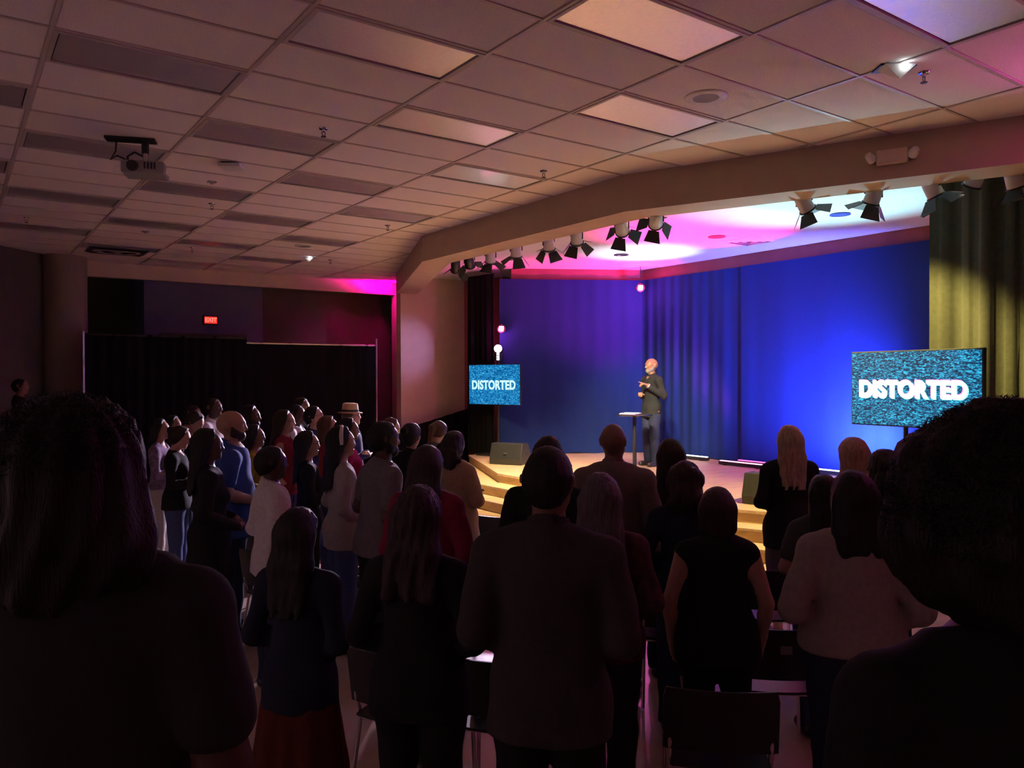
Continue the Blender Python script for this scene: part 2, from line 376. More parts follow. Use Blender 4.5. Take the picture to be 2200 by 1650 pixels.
# exit sign
p = at_plane(452, 688, 1, 11.86); t = thing('exit_sign', 'small glowing red exit sign above the dark door', 'sign', p)
MB().box((0, 0, 0), (0.30, 0.06, 0.19)).build('housing', M_BPLAS, t, bevel=0.008)
MB().box((0, -0.034, 0), (0.245, 0.008, 0.135)).build('face', emit('exit red', (1.0, 0.02, 0.015), 2.2), t)
def text_mesh(body, size, offset=0.0, extrude=0.002, space=1.0):
    c = bpy.data.curves.new('txt', 'FONT'); c.body = body; c.size = size; c.offset = offset; c.extrude = extrude; c.align_x = 'CENTER'; c.align_y = 'CENTER'; c.space_character = space
    o = bpy.data.objects.new('txt', c); COL.objects.link(o); bpy.context.view_layer.update()
    me = bpy.data.meshes.new_from_object(o.evaluated_get(bpy.context.evaluated_depsgraph_get()))
    bpy.data.objects.remove(o); return me
me = text_mesh('EXIT', 0.115, 0.003); o = link('lettering', me, emit('exit letter red', (1.0, 0.10, 0.07), 3.0), t); o.location = (0, -0.039, 0); o.rotation_euler = (math.pi/2, 0, 0)

# ================================================================ screens on stands
def static_mat(name, dark, mid, hi, power, sc, stretch):
    m = bpy.data.materials.new(name); m.use_nodes = True; nt = m.node_tree; N = nt.nodes; L = nt.links; p = N['Principled BSDF']
    tc = N.new('ShaderNodeTexCoord'); mp = N.new('ShaderNodeMapping'); mp.inputs['Scale'].default_value = stretch; L.new(tc.outputs['Object'], mp.inputs[0])
    nz = N.new('ShaderNodeTexNoise'); nz.inputs['Scale'].default_value = sc; nz.inputs['Detail'].default_value = 2; nz.inputs['Distortion'].default_value = 1.2
    L.new(mp.outputs[0], nz.inputs['Vector']); cr = N.new('ShaderNodeValToRGB'); e = cr.color_ramp.elements
    e[0].position = 0.40; e[0].color = dark+(1,); e[1].position = 0.66; e[1].color = hi+(1,)
    x = cr.color_ramp.elements.new(0.52); x.color = mid+(1,)
    L.new(nz.outputs['Fac'], cr.inputs[0]); L.new(cr.outputs[0], p.inputs['Emission Color']); p.inputs['Emission Strength'].default_value = power*EMS
    p.inputs['Base Color'].default_value = (0.004, 0.004, 0.005, 1); p.inputs['Roughness'].default_value = 0.5; p.inputs['Specular IOR Level'].default_value = 0.12
    return m
def screen(label, a, b, z0, z1, smat, letter, fringe, fontscale, zbase, stand):
    """a, b: left and right edge seen from the hall"""
    a = Vector(a); b = Vector(b); c = (a+b)/2; wd = (b-a).length; ht = z1-z0; d = b-a; rz = math.atan2(d.y, d.x)
    t = thing('tv_screen', label, 'screen', (c.x, c.y, zbase), rz); zc = (z0+z1)/2-zbase
    MB().box((0, 0.03, zc), (wd, 0.055, ht)).build('bezel', M_BPLAS, t, bevel=0.006)
    MB().box((0, -0.001, zc), (wd-0.03, 0.008, ht-0.03)).build('panel', smat, t)
    w_txt = text_mesh('DISTORTED', 1.0, 0.036, space=1.05)
    xs = [v.co.x for v in w_txt.vertices]; ys = [v.co.y for v in w_txt.vertices]; sx = fontscale*wd/(max(xs)-min(xs)); sy = 0.232*ht/(max(ys)-min(ys))
    for n, (dx, dz_, dy, m) in enumerate(fringe+[(0, 0, 0, letter)]):
        me = w_txt.copy(); o = link('lettering' if n == len(fringe) else 'lettering_ghost', me, m, t)
        o.scale = (sx, sy, 1); o.rotation_euler = (math.pi/2, 0, 0); o.location = (-0.012*wd+dx, -0.0065-dy-0.0016*(n+1), zc-0.02*ht+dz_)
    MB().box((0, 0.09, zc), (0.5, 0.06, 0.4)).build('mount', M_BMETAL, t)
    if stand == 'pole':
        MB().tube([(0, 0.13, 0.03), (0, 0.13, zc+0.42)], 0.03).build('pole', M_BMETAL, t)
    else:
        for sx_ in (-1, 1): MB().tube([(sx_*0.16, 0.13, 0.03), (sx_*0.16, 0.13, zc+0.1)], 0.025).build('upright', M_BMETAL, t)
    MB().box((0, 0.13 if stand == 'twin' else 0.05, 0.02), (0.75, 0.5 if stand == 'twin' else 0.32, 0.035)).build('base', M_BMETAL, t, bevel=0.008)
    return t
E_WHITE = emit('screen white', (1.0, 0.98, 1.0), 3.2); E_MAG = emit('screen magenta', (1.0, 0.15, 0.75), 1.6); E_CYAN = emit('screen cyan', (0.2, 0.9, 1.0), 1.6)
SM1 = static_mat('large screen static', (0.002, 0.02, 0.06), (0.01, 0.12, 0.28), (0.04, 0.60, 0.90), 1.2, 44, (0.55, 1.0, 1.5))
SM2 = static_mat('small screen static', (0.0, 0.06, 0.20), (0.005, 0.19, 0.50), (0.07, 0.5, 0.85), 1.05, 40, (0.7, 1.0, 1.4))
screen('large screen of blue static reading DISTORTED in white at stage right', (7.70, -0.06), (7.53, -1.52), 1.60, 2.41, SM1, E_WHITE,
       [(-0.012, 0.010, 0, E_MAG), (0.012, -0.010, 0, E_CYAN)], 0.82, ZS, 'twin')
screen('smaller far screen of blue static reading DISTORTED at stage left', (7.92, 8.28), (8.30, 7.05), 1.595, 2.395, SM2, emit('far screen letters', (0.45, 0.85, 1.0), 1.25), [], 0.84, ZS, 'pole')

# ================================================================ stage fixtures
def on_poly(P, x, z):
    """where the vertical plane through pixel column x meets a plan polyline"""
    r = ray(x, 809); best = None
    for a, b in zip(P, P[1:]):
        ax, ay = a; ex, ey = b[0]-ax, b[1]-ay; den = r.x*ey-r.y*ex
        if abs(den) < 1e-9: continue
        s = ((ax-CAM.x)*ey-(ay-CAM.y)*ex)/den
        X = CAM.x+r.x*s; Y = CAM.y+r.y*s; u = ((X-ax)*ex+(Y-ay)*ey)/(ex*ex+ey*ey)
        if -0.02 <= u <= 1.02 and s > 0: best = (X, Y, s)
    return best
PIPE = offs(BK, -0.13)
for i in range(3):
    o = MB().tube([(*PIPE[i], ZC-0.16), (*PIPE[i+1], ZC-0.16)], 0.022).build('lighting_pipe', M_STEEL)
    tag(o, 'lighting pipe behind the %s section of the bulkhead' % ['right', 'middle', 'left'][i], 'pipe')
def par_light(x, tilt_target, warm, power, angle, lab, flaps=(1, 1, 1, 1), zoff=0.0, body=M_WPLAS, soft=0.6):
    q = on_poly(PIPE, x, ZC)
    if q is None: return None
    loc = Vector((q[0], q[1], ZC-0.43+zoff)); d = (Vector(tilt_target)-loc).normalized()
    t = thing('barn_door_spotlight', lab, 'spotlight', loc, group='barn door spotlights on the bulkhead'); R = d.to_track_quat('-Z', 'Y').to_matrix()
    R = R @ Matrix.Rotation(((int(x)*53) % 90-45)*math.pi/180, 3, 'Z'); t.rotation_euler = R.to_euler()
    MB().lathe([(0.0, 0.16), (0.045, 0.155), (0.068, 0.12), (0.074, 0.05), (0.078, -0.06), (0.07, -0.062), (0.06, -0.05), (0.0, -0.045)], n=20).build('can', body, t, smooth=40)
    MB().lathe([(0.0, -0.046), (0.06, -0.05)], n=20).build('lens', emit('warm lamp lens', (1.0, 0.9, 0.7), 6.0), t)
    MB().lathe([(0.079, -0.05), (0.088, -0.05), (0.088, -0.066), (0.079, -0.066), (0.079, -0.05)], n=20).build('rim', M_BMETAL, t)
    up = R.transposed() @ Vector((0, 0, 1)); topz = ZC-0.16-loc.z
    yk = MB().tube([Vector((0.085, 0, 0.02)), Vector((0.085, 0, 0.02))+up*0.14, up*(topz-0.01)], 0.008, 6); yk.tube([Vector((-0.085, 0, 0.02)), Vector((-0.085, 0, 0.02))+up*0.14, up*(topz-0.01)], 0.008, 6)
    yk.build('yoke', M_BMETAL, t)
    for k in range(4):
        if not flaps[k]: continue
        a = k*math.pi/2; o_ = math.radians(34+12*((k*37+int(x)) % 3))
        ca, sa = math.cos(a), math.sin(a); dirv = Vector((ca*math.sin(o_), sa*math.sin(o_), -math.cos(o_))); sd = Vector((-sa, ca, 0)); base = Vector((ca*0.086, sa*0.086, -0.066)); nn = dirv.cross(sd)*0.002
        v = [base-sd*0.06, base+sd*0.06, base+sd*0.095+dirv*0.145, base-sd*0.095+dirv*0.145]
        MB().add([p-nn for p in v]+[p+nn for p in v], [(0, 1, 2, 3), (4, 7, 6, 5), (0, 4, 5, 1), (1, 5, 6, 2), (2, 6, 7, 3), (3, 7, 4, 0)]).build('barn_door', M_BMETAL, t)
    if power:
        spot('stage_lamp', loc+d*0.075, d, warm, power, angle, soft, 0.05, t)
    return t
W_WARM = (1.0, 0.80, 0.52); W_YEL = (1.0, 0.72, 0.30)
SPK = (9.25, 4.68, ZS+1.35)
par_light(1730, (8.3, -0.42, 2.0), (1.0, 0.84, 0.26), 240, 72, 'barn-door spotlight with spread flaps left of the emergency lamp, above the blue backdrop')
par_light(1875, (7.3, 1.0, ZS-.2), W_YEL, 260, 66, 'barn-door spotlight right below the emergency lamp box')
par_light(2005, (8.3, -2.2, 1.0), W_WARM, 0, 52, 'tilted barn-door spotlight over the edge of the yellow lit curtain')
par_light(2093, (8.0, 0.5, ZS), W_WARM, 0, 50, 'round spotlight cap half hidden at the top of the charcoal curtain', flaps=(0, 0, 0, 0), zoff=0.06)
par_light(2180, (8.3, -2.2, 1.2), W_WARM, 0, 50, 'rightmost barn-door spotlight over the charcoal curtain')
par_light(1410, SPK, W_WARM, 230, 32, soft=1.0, lab='barn-door spotlight over the pink ceiling patch, nearest the bend of the bulkhead')
par_light(1337, SPK, W_WARM, 210, 32, soft=1.0, lab='barn-door spotlight second to the left of the bulkhead bend')
par_light(1240, (8.0, 4.6, ZS), W_WARM, 130, 60, 'barn-door spotlight third to the left of the bulkhead bend')
par_light(1180, (7.6, 4.8, ZS), W_WARM, 130, 60, 'barn-door spotlight fourth to the left of the bulkhead bend')
par_light(1110, (7.0, 5.3, ZS-.2), W_YEL, 150, 62, 'barn-door spotlight with one flap pointing at the left curtain')
par_light(1055, (7.3, 6.4, ZS-.2), W_YEL, 90, 62, 'barn-door spotlight just above the black left leg curtain')
par_light(1010, (8.0, 7.5, 1.5), W_WARM, 0, 50, 'dark spotlight seen side on, right one of the pair by the beige wall', body=M_BMETAL, flaps=(1, 0, 1, 0))
par_light(980, (7.6, 8.0, 1.2), W_WARM, 0, 50, 'dark spotlight seen side on, left one of the pair by the beige wall', body=M_BMETAL, flaps=(1, 0, 1, 0))
# LED battens on the stage floor
def batten(lab, p0, p1, col, glow, spots):
    p0 = Vector(p0); p1 = Vector(p1); c = (p0+p1)/2; d = p1-p0; ln = d.length; rz = math.atan2(d.y, d.x)
    t = thing('led_batten', lab, 'light bar', (c.x, c.y, ZS+0.002), rz)
    MB().box((0, 0, 0.035), (ln, 0.075, 0.055)).build('housing', M_BMETAL, t, bevel=0.006)
    for s in (-1, 1): MB().box((s*ln*0.36, 0, 0.005), (0.05, 0.12, 0.01)).build('foot', M_BMETAL, t)
    MB().box((0, 0, 0.069), (ln-0.03, 0.05, 0.014)).build('diffuser', emit('batten '+lab[:12], col, glow), t, bevel=0.004)
    for (dx, target, scol, pw, ang) in spots:
        q = c+Vector((math.cos(rz), math.sin(rz), 0))*dx; q = Vector((q.x, q.y, ZS+0.11)); spot('batten_beam', q, Vector(target)-q, scol, pw, ang, 0.9, 0.06, t)
WHT = (0.80, 0.92, 1.0); PNK = (1.0, 0.015, 0.30); CYA = (0.36, 0.86, 1.0); BLU = (0.12, 0.14, 1.0)
batten('white glowing light bar on the stage floor behind the speaker', (10.66, 5.42, 0), (10.66, 4.52, 0), (0.85, 1.0, 0.95), 5.0, [(0, (9.4, 4.85, ZC), WHT, 280, 34)])
batten('front pink glowing light bar beside the blond woman on the stage floor', (10.42, 4.05, 0), (10.42, 3.1, 0), (1.0, 0.25, 0.42), 4.0, [(0, (8.75, 3.1, ZC), PNK, 1050, 46)])
batten('rear thin pink light bar at the foot of the blue backdrop', (10.72, 3.9, 0), (10.72, 3.05, 0), (1.0, 0.10, 0.40), 3.0, [(0, (9.7, 7.0, ZC), PNK, 650, 48)])
batten('white light bar peeking past the strawberry blond head', (10.62, 2.45, 0), (10.62, 1.55, 0), (0.85, 1.0, 1.0), 5.0, [(0, (8.25, 0.6, ZC), CYA, 340, 54)])
# blue wash fixtures on the floor
def floor_par(lab, loc, target, col, pw, ang, blend=1.0):
    loc = Vector(loc); d = (Vector(target)-loc-Vector((0, 0, .2))).normalized(); R = d.to_track_quat('-Z', 'Y')
    t = thing('led_par', lab, 'stage light', loc)
    o = MB().lathe([(0, 0.10), (0.07, 0.095), (0.09, 0.06), (0.09, -0.07), (0.08, -0.072), (0.075, -0.06), (0, -0.055)], n=20).build('can', M_BMETAL, t, smooth=40); o.location = (0, 0, 0.2); o.rotation_euler = R.to_euler()
    o2 = MB().lathe([(0, -0.0575), (0.074, -0.0605)], n=20).build('lens', emit('lens '+lab[:14], col, 8.0), t); o2.location = (0, 0, 0.2); o2.rotation_euler = R.to_euler()
    MB().tube([(-0.1, 0, 0.2), (-0.1, 0, 0.01), (0.1, 0, 0.01), (0.1, 0, 0.2)], 0.009, 6).build('bracket', M_BMETAL, t)
    spot('par_beam', loc+Vector((0, 0, 0.2))+d*0.085, d, col, pw, ang, blend, 0.05, t)
q_ = at_z(1838, 1040, ZS); floor_par('blue floor light hidden behind the strawberry blond woman', q_, (10.93, 2.2, 1.7), BLU, 480, 105)
floor_par('blue floor light low on the right of the stage', at_z(1915, 1040, ZS), (10.93, 1.7, 1.6), (0.08, 0.12, 1.0), 320, 105)
# small pink globes and the white moving head on the left tower
def globe(lab, x, y, d, stem_up):
    p = at_depth(x, y, d); t = thing('effect_light', lab, 'stage light', p)
    prof = [(0.085*math.cos(a), 0.085*math.sin(a)) for a in np.linspace(math.pi/2, -math.pi/2, 11)]
    MB().lathe(prof, n=20).build('housing', M_MAROON, t, smooth=60)
    fc = (CAM-p).normalized(); sd = Vector((0, 0, 1)).cross(fc).normalized(); uv = fc.cross(sd)
    for k, (a, b) in enumerate([(0, 0), (.5, 0), (-.5, 0), (0, .5), (0, -.55), (.5, .5), (-.45, .5), (.45, -.5), (-.5, -.5)]):
        dv = (fc+sd*a+uv*b).normalized(); MB().lathe([(0, .014), (.012, .009), (.017, 0), (.015, -.01), (0, -.012)], dv*0.083, 10, dv.to_track_quat('Z', 'Y').to_matrix()).build('diode', emit('pink diode' if k % 2 else 'violet diode', (1.0, 0.35, 0.8) if k % 2 else (0.6, 0.35, 1.0), 6.0), t, smooth=60)
    MB().tube([(0, 0, 0.08), (0, 0, stem_up)] if stem_up else [(0, 0, 0.05), (0, 0, ZC-p.z-0.02)], 0.006, 8).build('stem', M_BMETAL, t)
    point('globe_glow', p+Vector((-0.12, -0.1, -0.1)), (1.0, 0.08, 0.5), 4.0, 0.05, t)
globe('pink glowing globe light hung high in the corner above the speaker', 1376, 618, 15.5, ZC-0.022-at_depth(1376, 618, 15.5).z)
globe('pink and violet globe light above the smaller far screen', 1077, 706, 15.5, 0)
p = at_depth(1077, 706, 15.5); spot('added_wall_spot', p+Vector((-0.1, 0.05, -0.02)), Vector((7.55, 10.0, 2.75))-p, (0.42, 0.34, 1.0), 20, 40, 1.0, 0.03, bpy.data.objects['effect_light.001'])  # violet spot added for the light patches on the beige wall
zt_ = Vector((8.11, 7.665)); dl_ = Vector((0.309, 0.951)); pole_xy = zt_+Vector((0.955, 0.295))*0.13       # pole of the far screen
p = Vector((pole_xy.x, pole_xy.y, 2.70)); t = thing('moving_head', 'bright white moving head lamp above the smaller far screen', 'stage light', (p.x, p.y, 2.42))
dcam = (CAM-p).normalized(); R = dcam.to_track_quat('-Z', 'Y').to_euler(); hz = 0.28
MB().tube([(0, 0, 0.0), (0, 0, 0.1)], 0.035).build('clamp', M_BMETAL, t)
o = MB().lathe([(0, 0.16), (0.06, 0.15), (0.085, 0.05), (0.085, -0.06), (0.075, -0.06), (0, -0.05)], n=20).build('head', M_BMETAL, t, smooth=40); o.location = (0, 0, hz); o.rotation_euler = R
o = MB().lathe([(0, -0.053), (0.076, -0.0625)], n=20).build('lens', emit('white lens', (0.95, 0.97, 1.0), 30.0), t); o.location = (0, 0, hz); o.rotation_euler = R
MB().box((0, 0, 0.12), (0.13, 0.13, 0.14)).build('yoke_base', M_BMETAL, t, bevel=0.01)
for s_ in (-1, 1): MB().tube([(s_*0.08*RIGHT.x, s_*0.08*RIGHT.y, 0.15), (s_*0.1*RIGHT.x, s_*0.1*RIGHT.y, 0.28)], 0.012, 8).build('yoke_arm', M_BMETAL, t)
for k in range(3):
    q_ = -FWD*0.075; MB().box((q_.x, q_.y, 0.17-0.05*k), (0.05, 0.02, 0.035), math.atan2(RIGHT.y, RIGHT.x)).build('indicator', emit('white diode strip', (0.9, 0.95, 1.0), 8.0), t)
spot('head_beam', p+dcam*0.1, Vector((2.0, 3.2, 1.15))-p, (0.90, 0.72, 1.0), 950, 40, 0.6, 0.08, t)
# magenta up-light by the beam at the far left end of the bulkhead, and its twin at the right end
def wall_par(lab, loc, target, col, pw, ang, lensdir=None):
    loc = Vector(loc); d = (Vector(target)-loc).normalized(); t = thing('led_par', lab, 'stage light', loc); t.rotation_euler = d.to_track_quat('-Z', 'Y').to_euler()
    MB().lathe([(0, 0.12), (0.07, 0.11), (0.1, 0.06), (0.1, -0.07), (0.09, -0.072), (0.08, -0.06), (0, -0.055)], n=20).build('can', M_BMETAL, t, smooth=40)
    MB().lathe([(0, -0.0575), (0.079, -0.0605)], n=20).build('lens', emit('magenta lens', (1.0, 0.05, 0.6), 6.0), t)
    up = Vector((0, 0, 1)); up = t.rotation_euler.to_matrix().transposed() @ up
    MB().tube([Vector((0, 0, 0.02)), up*(ZC-loc.z-0.002)], 0.012, 6).build('hanger', M_BMETAL, t)
    spot('par_beam', loc+d*0.085, d, col, pw, ang, 1.0, 0.05, t)
MAG = (1.0, 0.0, 0.42)
wall_par('dark can light in the magenta corner left of the bulkhead', (8.0, 10.95, ZC-0.24), (7.3, 11.5, ZC+0.36), MAG, 170, 82)
wall_par('dark can light at the right end of the bulkhead', (6.7, -3.1, ZC-0.22), (5.2, -3.4, ZC+0.4), (0.95, 0.08, 0.55), 25, 160)
# emergency lamp box on the bulkhead
p = on_poly(FR, 1918, 0); d = (Vector(FR[0])-Vector(FR[1])).normalized(); rz = math.atan2(-d.y, -d.x)+math.pi
t = thing('emergency_light', 'beige twin-head emergency lamp box on the bulkhead', 'lamp', (p[0], p[1], 4.12), math.atan2(d.y, d.x))
MB().box((0, -0.045, 0), (0.26, 0.085, 0.13)).build('box', M_WALL, t, bevel=0.015)
for s in (-1, 1): MB().lathe([(0, 0.05), (0.03, 0.045), (0.045, 0.0), (0.048, -0.03), (0.04, -0.025), (0, -0.01)], (s*0.175, -0.06, 0.01), 16, Matrix.Rotation(math.radians(60), 3, 'X') @ Matrix.Rotation(s*0.5, 3, 'Y')).build('lamp_head', M_WPLAS, t, smooth=40)
# recessed discs and a vent in the stage ceiling
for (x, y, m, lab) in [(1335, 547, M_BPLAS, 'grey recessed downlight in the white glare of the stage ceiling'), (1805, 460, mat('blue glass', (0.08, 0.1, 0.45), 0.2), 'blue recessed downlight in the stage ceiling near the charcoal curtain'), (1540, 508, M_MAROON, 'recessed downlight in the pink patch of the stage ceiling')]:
    p = at_z(x, y, ZC-0.02); t = thing('downlight', lab, 'ceiling light', p)
    MB().lathe([(0.105, 0.002), (0.13, 0.0), (0.135, -0.012), (0.11, -0.014), (0.10, -0.004), (0.105, 0.002)], n=24).build('trim_ring', m, t, smooth=40); MB().lathe([(0, -0.002), (0.106, -0.004)], n=24).build('lens', m, t)
p = at_z(1610, 517, ZC-0.02); t = thing('air_vent', 'square air vent in the pink part of the stage ceiling', 'vent', p)
for k in range(3):
    s = 0.3-0.09*k
    vs = [(sx*s, sy*s, -0.004) for sx, sy in ((-1, -1), (1, -1), (1, 1), (-1, 1))]+[(sx*(s-.05), sy*(s-.05), -0.03) for sx, sy in ((-1, -1), (1, -1), (1, 1), (-1, 1))]
    vs += [(x, y, z+0.006) for x, y, z in vs]
    MB().add(vs, [(i, (i+1) % 4, 4+(i+1) % 4, 4+i) for i in range(4)]+[(8+i, 12+i, 12+(i+1) % 4, 8+(i+1) % 4) for i in range(4)]+[(i, 8+i, 8+(i+1) % 4, (i+1) % 4) for i in range(4)]+[(4+i, 4+(i+1) % 4, 12+(i+1) % 4, 12+i) for i in range(4)]).build('louvre', M_SCEIL, t)

# ================================================================ table, notes and wedges on the stage
tb_p = at_depth(1363, 809, 12.95); t = thing('high_table', 'black round high table beside the speaker', 'table', (tb_p.x, tb_p.y, ZS+0.001))
MB().lathe([(0, 0.925), (0.29, 0.925), (0.30, 0.918), (0.30, 0.905), (0.28, 0.897), (0, 0.897)], n=32).build('top', mat('glossy black top', (0.03, 0.03, 0.035), 0.15, 0.6), t, smooth=40)
MB().lathe([(0, 0.897), (0.09, 0.897), (0.09, 0.885), (0.033, 0.87), (0.033, 0.02), (0, 0.02)], n=20).build('pole', M_BMETAL, t, smooth=40)
MB().lathe([(0, 0), (0.22, 0), (0.22, 0.008), (0.05, 0.025), (0, 0.025)], n=28).build('base', M_BMETAL, t, smooth=40)
t = thing('open_book', 'white open book lying on the round high table', 'book', (tb_p.x-0.05, tb_p.y+0.04, ZS+0.929), 0.5)
for s in (-1, 1):
    MB().add([(0, -.13, 0.004), (0, .13, 0.004), (s*.1, .13, 0.018), (s*.1, -.13, 0.018), (s*.2, .13, 0.008), (s*.2, -.13, 0.008), (0, -.13, 0), (0, .13, 0), (s*.2, .13, 0), (s*.2, -.13, 0)],
             [(0, 1, 2, 3), (3, 2, 4, 5), (6, 9, 8, 7), (0, 3, 5, 9, 6), (1, 7, 8, 4, 2), (5, 4, 8, 9)]).build('page_block', mat('paper', (0.8, 0.8, 0.78), 0.8), t)
MB().box((0, 0, -0.0005), (0.42, 0.28, 0.003)).build('cover', M_BPLAS, t)
def wedge(lab, loc, rz, w, m=M_BPLAS, face=M_BMETAL):
    t = thing('stage_monitor', lab, 'loudspeaker', loc, rz)
    prof = [(-0.22, 0.0), (0.20, 0.0), (0.24, 0.08), (0.06, 0.37), (-0.16, 0.37), (-0.24, 0.10)]
    vs = [(s*w/2, y, z) for s in (-1, 1) for y, z in prof]; n = 6
    MB().add(vs, [tuple(range(n-1, -1, -1)), tuple(range(n, 2*n))]+[(i, (i+1) % n, n+(i+1) % n, n+i) for i in range(n)]).build('cabinet', m, t, bevel=0.012)
    a = Vector((0, 0.24, 0.08)); b = Vector((0, 0.06, 0.37)); mid = (a+b)/2; dn = (b-a).normalized(); R = Matrix(((1, 0, 0), (0, dn.y, dn.z), (0, dn.z, -dn.y))).transposed()
    MB().box(mid+Vector((0, 0.006, 0.004)), (w-0.05, 0.29, 0.012), rot=R).build('grille', face, t, bevel=0.004)
    for s in (-1, 1): MB().lathe([(0, 0.003), (0.022, 0.003), (0.028, -0.001), (0, -0.001)], (s*(w/2+0.001), 0.0, 0.18), 14, Matrix.Rotation(s*math.pi/2, 3, 'Y')).build('handle_cup', M_BMETAL, t)
    MB().box((0, -0.235, 0.2), (0.06, 0.01, 0.03)).build('badge', M_STEEL, t)
wl = at_z(1100, 999, ZS); wedge('charcoal wedge loudspeaker at the left front edge of the stage', (wl.x+0.12, wl.y+0.2, ZS+0.001), math.radians(-62), 0.62)
wr = at_z(1632, 1086, ZS); wedge('grey green wedge loudspeaker on the stage edge beside the blond woman', (wr.x+0.22, wr.y+0.02, ZS+0.001), math.radians(-78), 0.5, mat('grey green plastic', (0.035, 0.036, 0.028), 0.5), M_BMETAL)
# ================================================================ things on the hall ceiling
M_LENS = mat('prismatic acrylic lens', (0.92, 0.89, 0.92), 0.38, 1.0, metal=0.8, var=0.03, scale=30, bump=0.12, bscale=120)
M_TROF = mat('troffer frame', (0.55, 0.50, 0.50), 0.5, 0.4, var=0.03)
cols = sorted({i for i, j in lights_at}); trof = None
for (i, j) in sorted(lights_at):
    rank = sorted([b for a, b in lights_at if a == i]).index(j)
    lab = 'unlit ceiling light panel, %s from the near end of the %s row from the left' % (ORD[rank], ORD[cols.index(i)])
    t = thing('ceiling_light', lab, 'ceiling light', ((i+.5)*U, (j+.5)*V, ZC), group='recessed ceiling light panels')
    if trof is None:
        a, b = (U-0.026)/2, (V-0.026)/2; fr_ = MB()
        for (cx, cy, dx, dy) in ((0, b-0.014, 2*a, 0.028), (0, -b+0.014, 2*a, 0.028), (a-0.014, 0, 0.028, 2*b-0.056), (-a+0.014, 0, 0.028, 2*b-0.056)): fr_.box((cx, cy, 0.0), (dx, dy, 0.024))
        f_ = fr_.build('frame', M_TROF, t); l_ = MB().box((0, 0, 0.004), (2*a-0.075, 2*b-0.075, 0.010)).build('lens', M_LENS, t, bevel=0.002)
        g_ = MB().box((0, 0, 0.012), (2*a-0.05, 2*b-0.05, 0.004)).build('reveal', M_BMETAL, t); trof = (f_.data, l_.data, g_.data)
    else:
        for nm, me in zip(('frame', 'lens', 'reveal'), trof): link(nm, me, None, t)
spr = None
for k, (x, y, lab) in enumerate([(695, 276, 'sprinkler head near the pinkish lit ceiling light'), (1985, 156, 'sprinkler head beside the wedge-shaped ceiling box at the top right'), (1168, 367, 'sprinkler head just in front of the bulkhead'),
        (455, 437, 'sprinkler head beyond the ceiling projector'), (833, 484, 'sprinkler head near the corner of the bulkhead'), (57, 467, 'leftmost sprinkler head on the ceiling'), (413, 532, 'sprinkler head close to the air vent'), (710, 558, 'farthest sprinkler head beside the bright ceiling lamp')]):
    t = thing('sprinkler', lab, 'sprinkler', at_z(x, y, ZC), group='ceiling sprinklers')
    if spr is None:
        a = MB().lathe([(0, 0.0), (0.04, 0.0), (0.036, -0.008), (0.014, -0.01), (0.012, -0.03), (0, -0.03)], n=14).build('escutcheon', M_CHROME, t, smooth=40)
        b = MB().tube([(0.012, 0, -0.028), (0.016, 0, -0.05), (0.003, 0, -0.07)], 0.003, 6).tube([(-0.012, 0, -0.028), (-0.016, 0, -0.05), (-0.003, 0, -0.07)], 0.003, 6).build('frame_arm', M_BMETAL, t)
        c = MB().lathe([(0, -0.068), (0.024, -0.07), (0.024, -0.074), (0, -0.074)], n=12).build('deflector', M_BMETAL, t); spr = (a.data, b.data, c.data)
    else:
        for nm, me in zip(('escutcheon', 'frame_arm', 'deflector'), spr): link(nm, me, None, t)
for (x, y, lab) in [(1517, 208, 'round white ceiling loudspeaker next to a bright ceiling light'), (655, 528, 'round ceiling loudspeaker in the far part of the ceiling')]:
    t = thing('ceiling_speaker', lab, 'loudspeaker', at_z(x, y, ZC))
    MB().lathe([(0.10, -0.012), (0.155, -0.012), (0.165, -0.004), (0.165, 0.0), (0.10, 0.0)], n=32).build('rim', M_WPLAS, t, smooth=40); MB().lathe([(0, -0.006), (0.10, -0.01)], n=32).build('grille', M_GREY, t)
# wedge-shaped boxes with a bright lamp
for (x, y, lab, s) in [(1925, 142, 'wedge-shaped white ceiling box with a bright lamp at the top right', 1.0), (665, 553, 'small ceiling lamp shining brightly near the far left wall', 0.8)]:
    p = at_z(x, y, ZC); t = thing('ceiling_lamp', lab, 'lamp', p, math.atan2(RIGHT.y, RIGHT.x)); a = 0.11*s
    MB().box((0, 0.03, -0.006), (2.3*a, 1.3*a, 0.012)).build('mounting_plate', M_BMETAL, t)
    MB().add([(-a, a*.6, -0.012), (a, a*.6, -0.012), (a, -a*.7, -0.012), (-a, -a*.7, -0.012), (0, -a*.5, -0.11*s), (0.02, a*.35, -0.07*s)], [(0, 3, 4), (3, 2, 4), (2, 1, 5), (1, 0, 5), (0, 4, 5), (4, 2, 5), (0, 1, 2, 3)]).build('housing', M_WPLAS, t)
    MB().lathe([(0, 0.014), (0.012, 0.008), (0.014, 0), (0.012, -0.008), (0, -0.014)], (0.25*a, -a*0.86, -0.028*s), 10).build('lamp', emit('cold lamp', (0.9, 1.0, 1.0), 25.0), t)
p = at_z(498, 351, ZC); t = thing('wireless_access_point', 'small white box on the ceiling right of the projector', 'box', p, math.atan2(RIGHT.y, RIGHT.x))
MB().box((0, 0, -0.035), (0.22, 0.2, 0.04)).build('case', M_WPLAS, t, bevel=0.012); MB().box((0, 0, -0.008), (0.16, 0.14, 0.016)).build('mounting_plate', M_BMETAL, t)
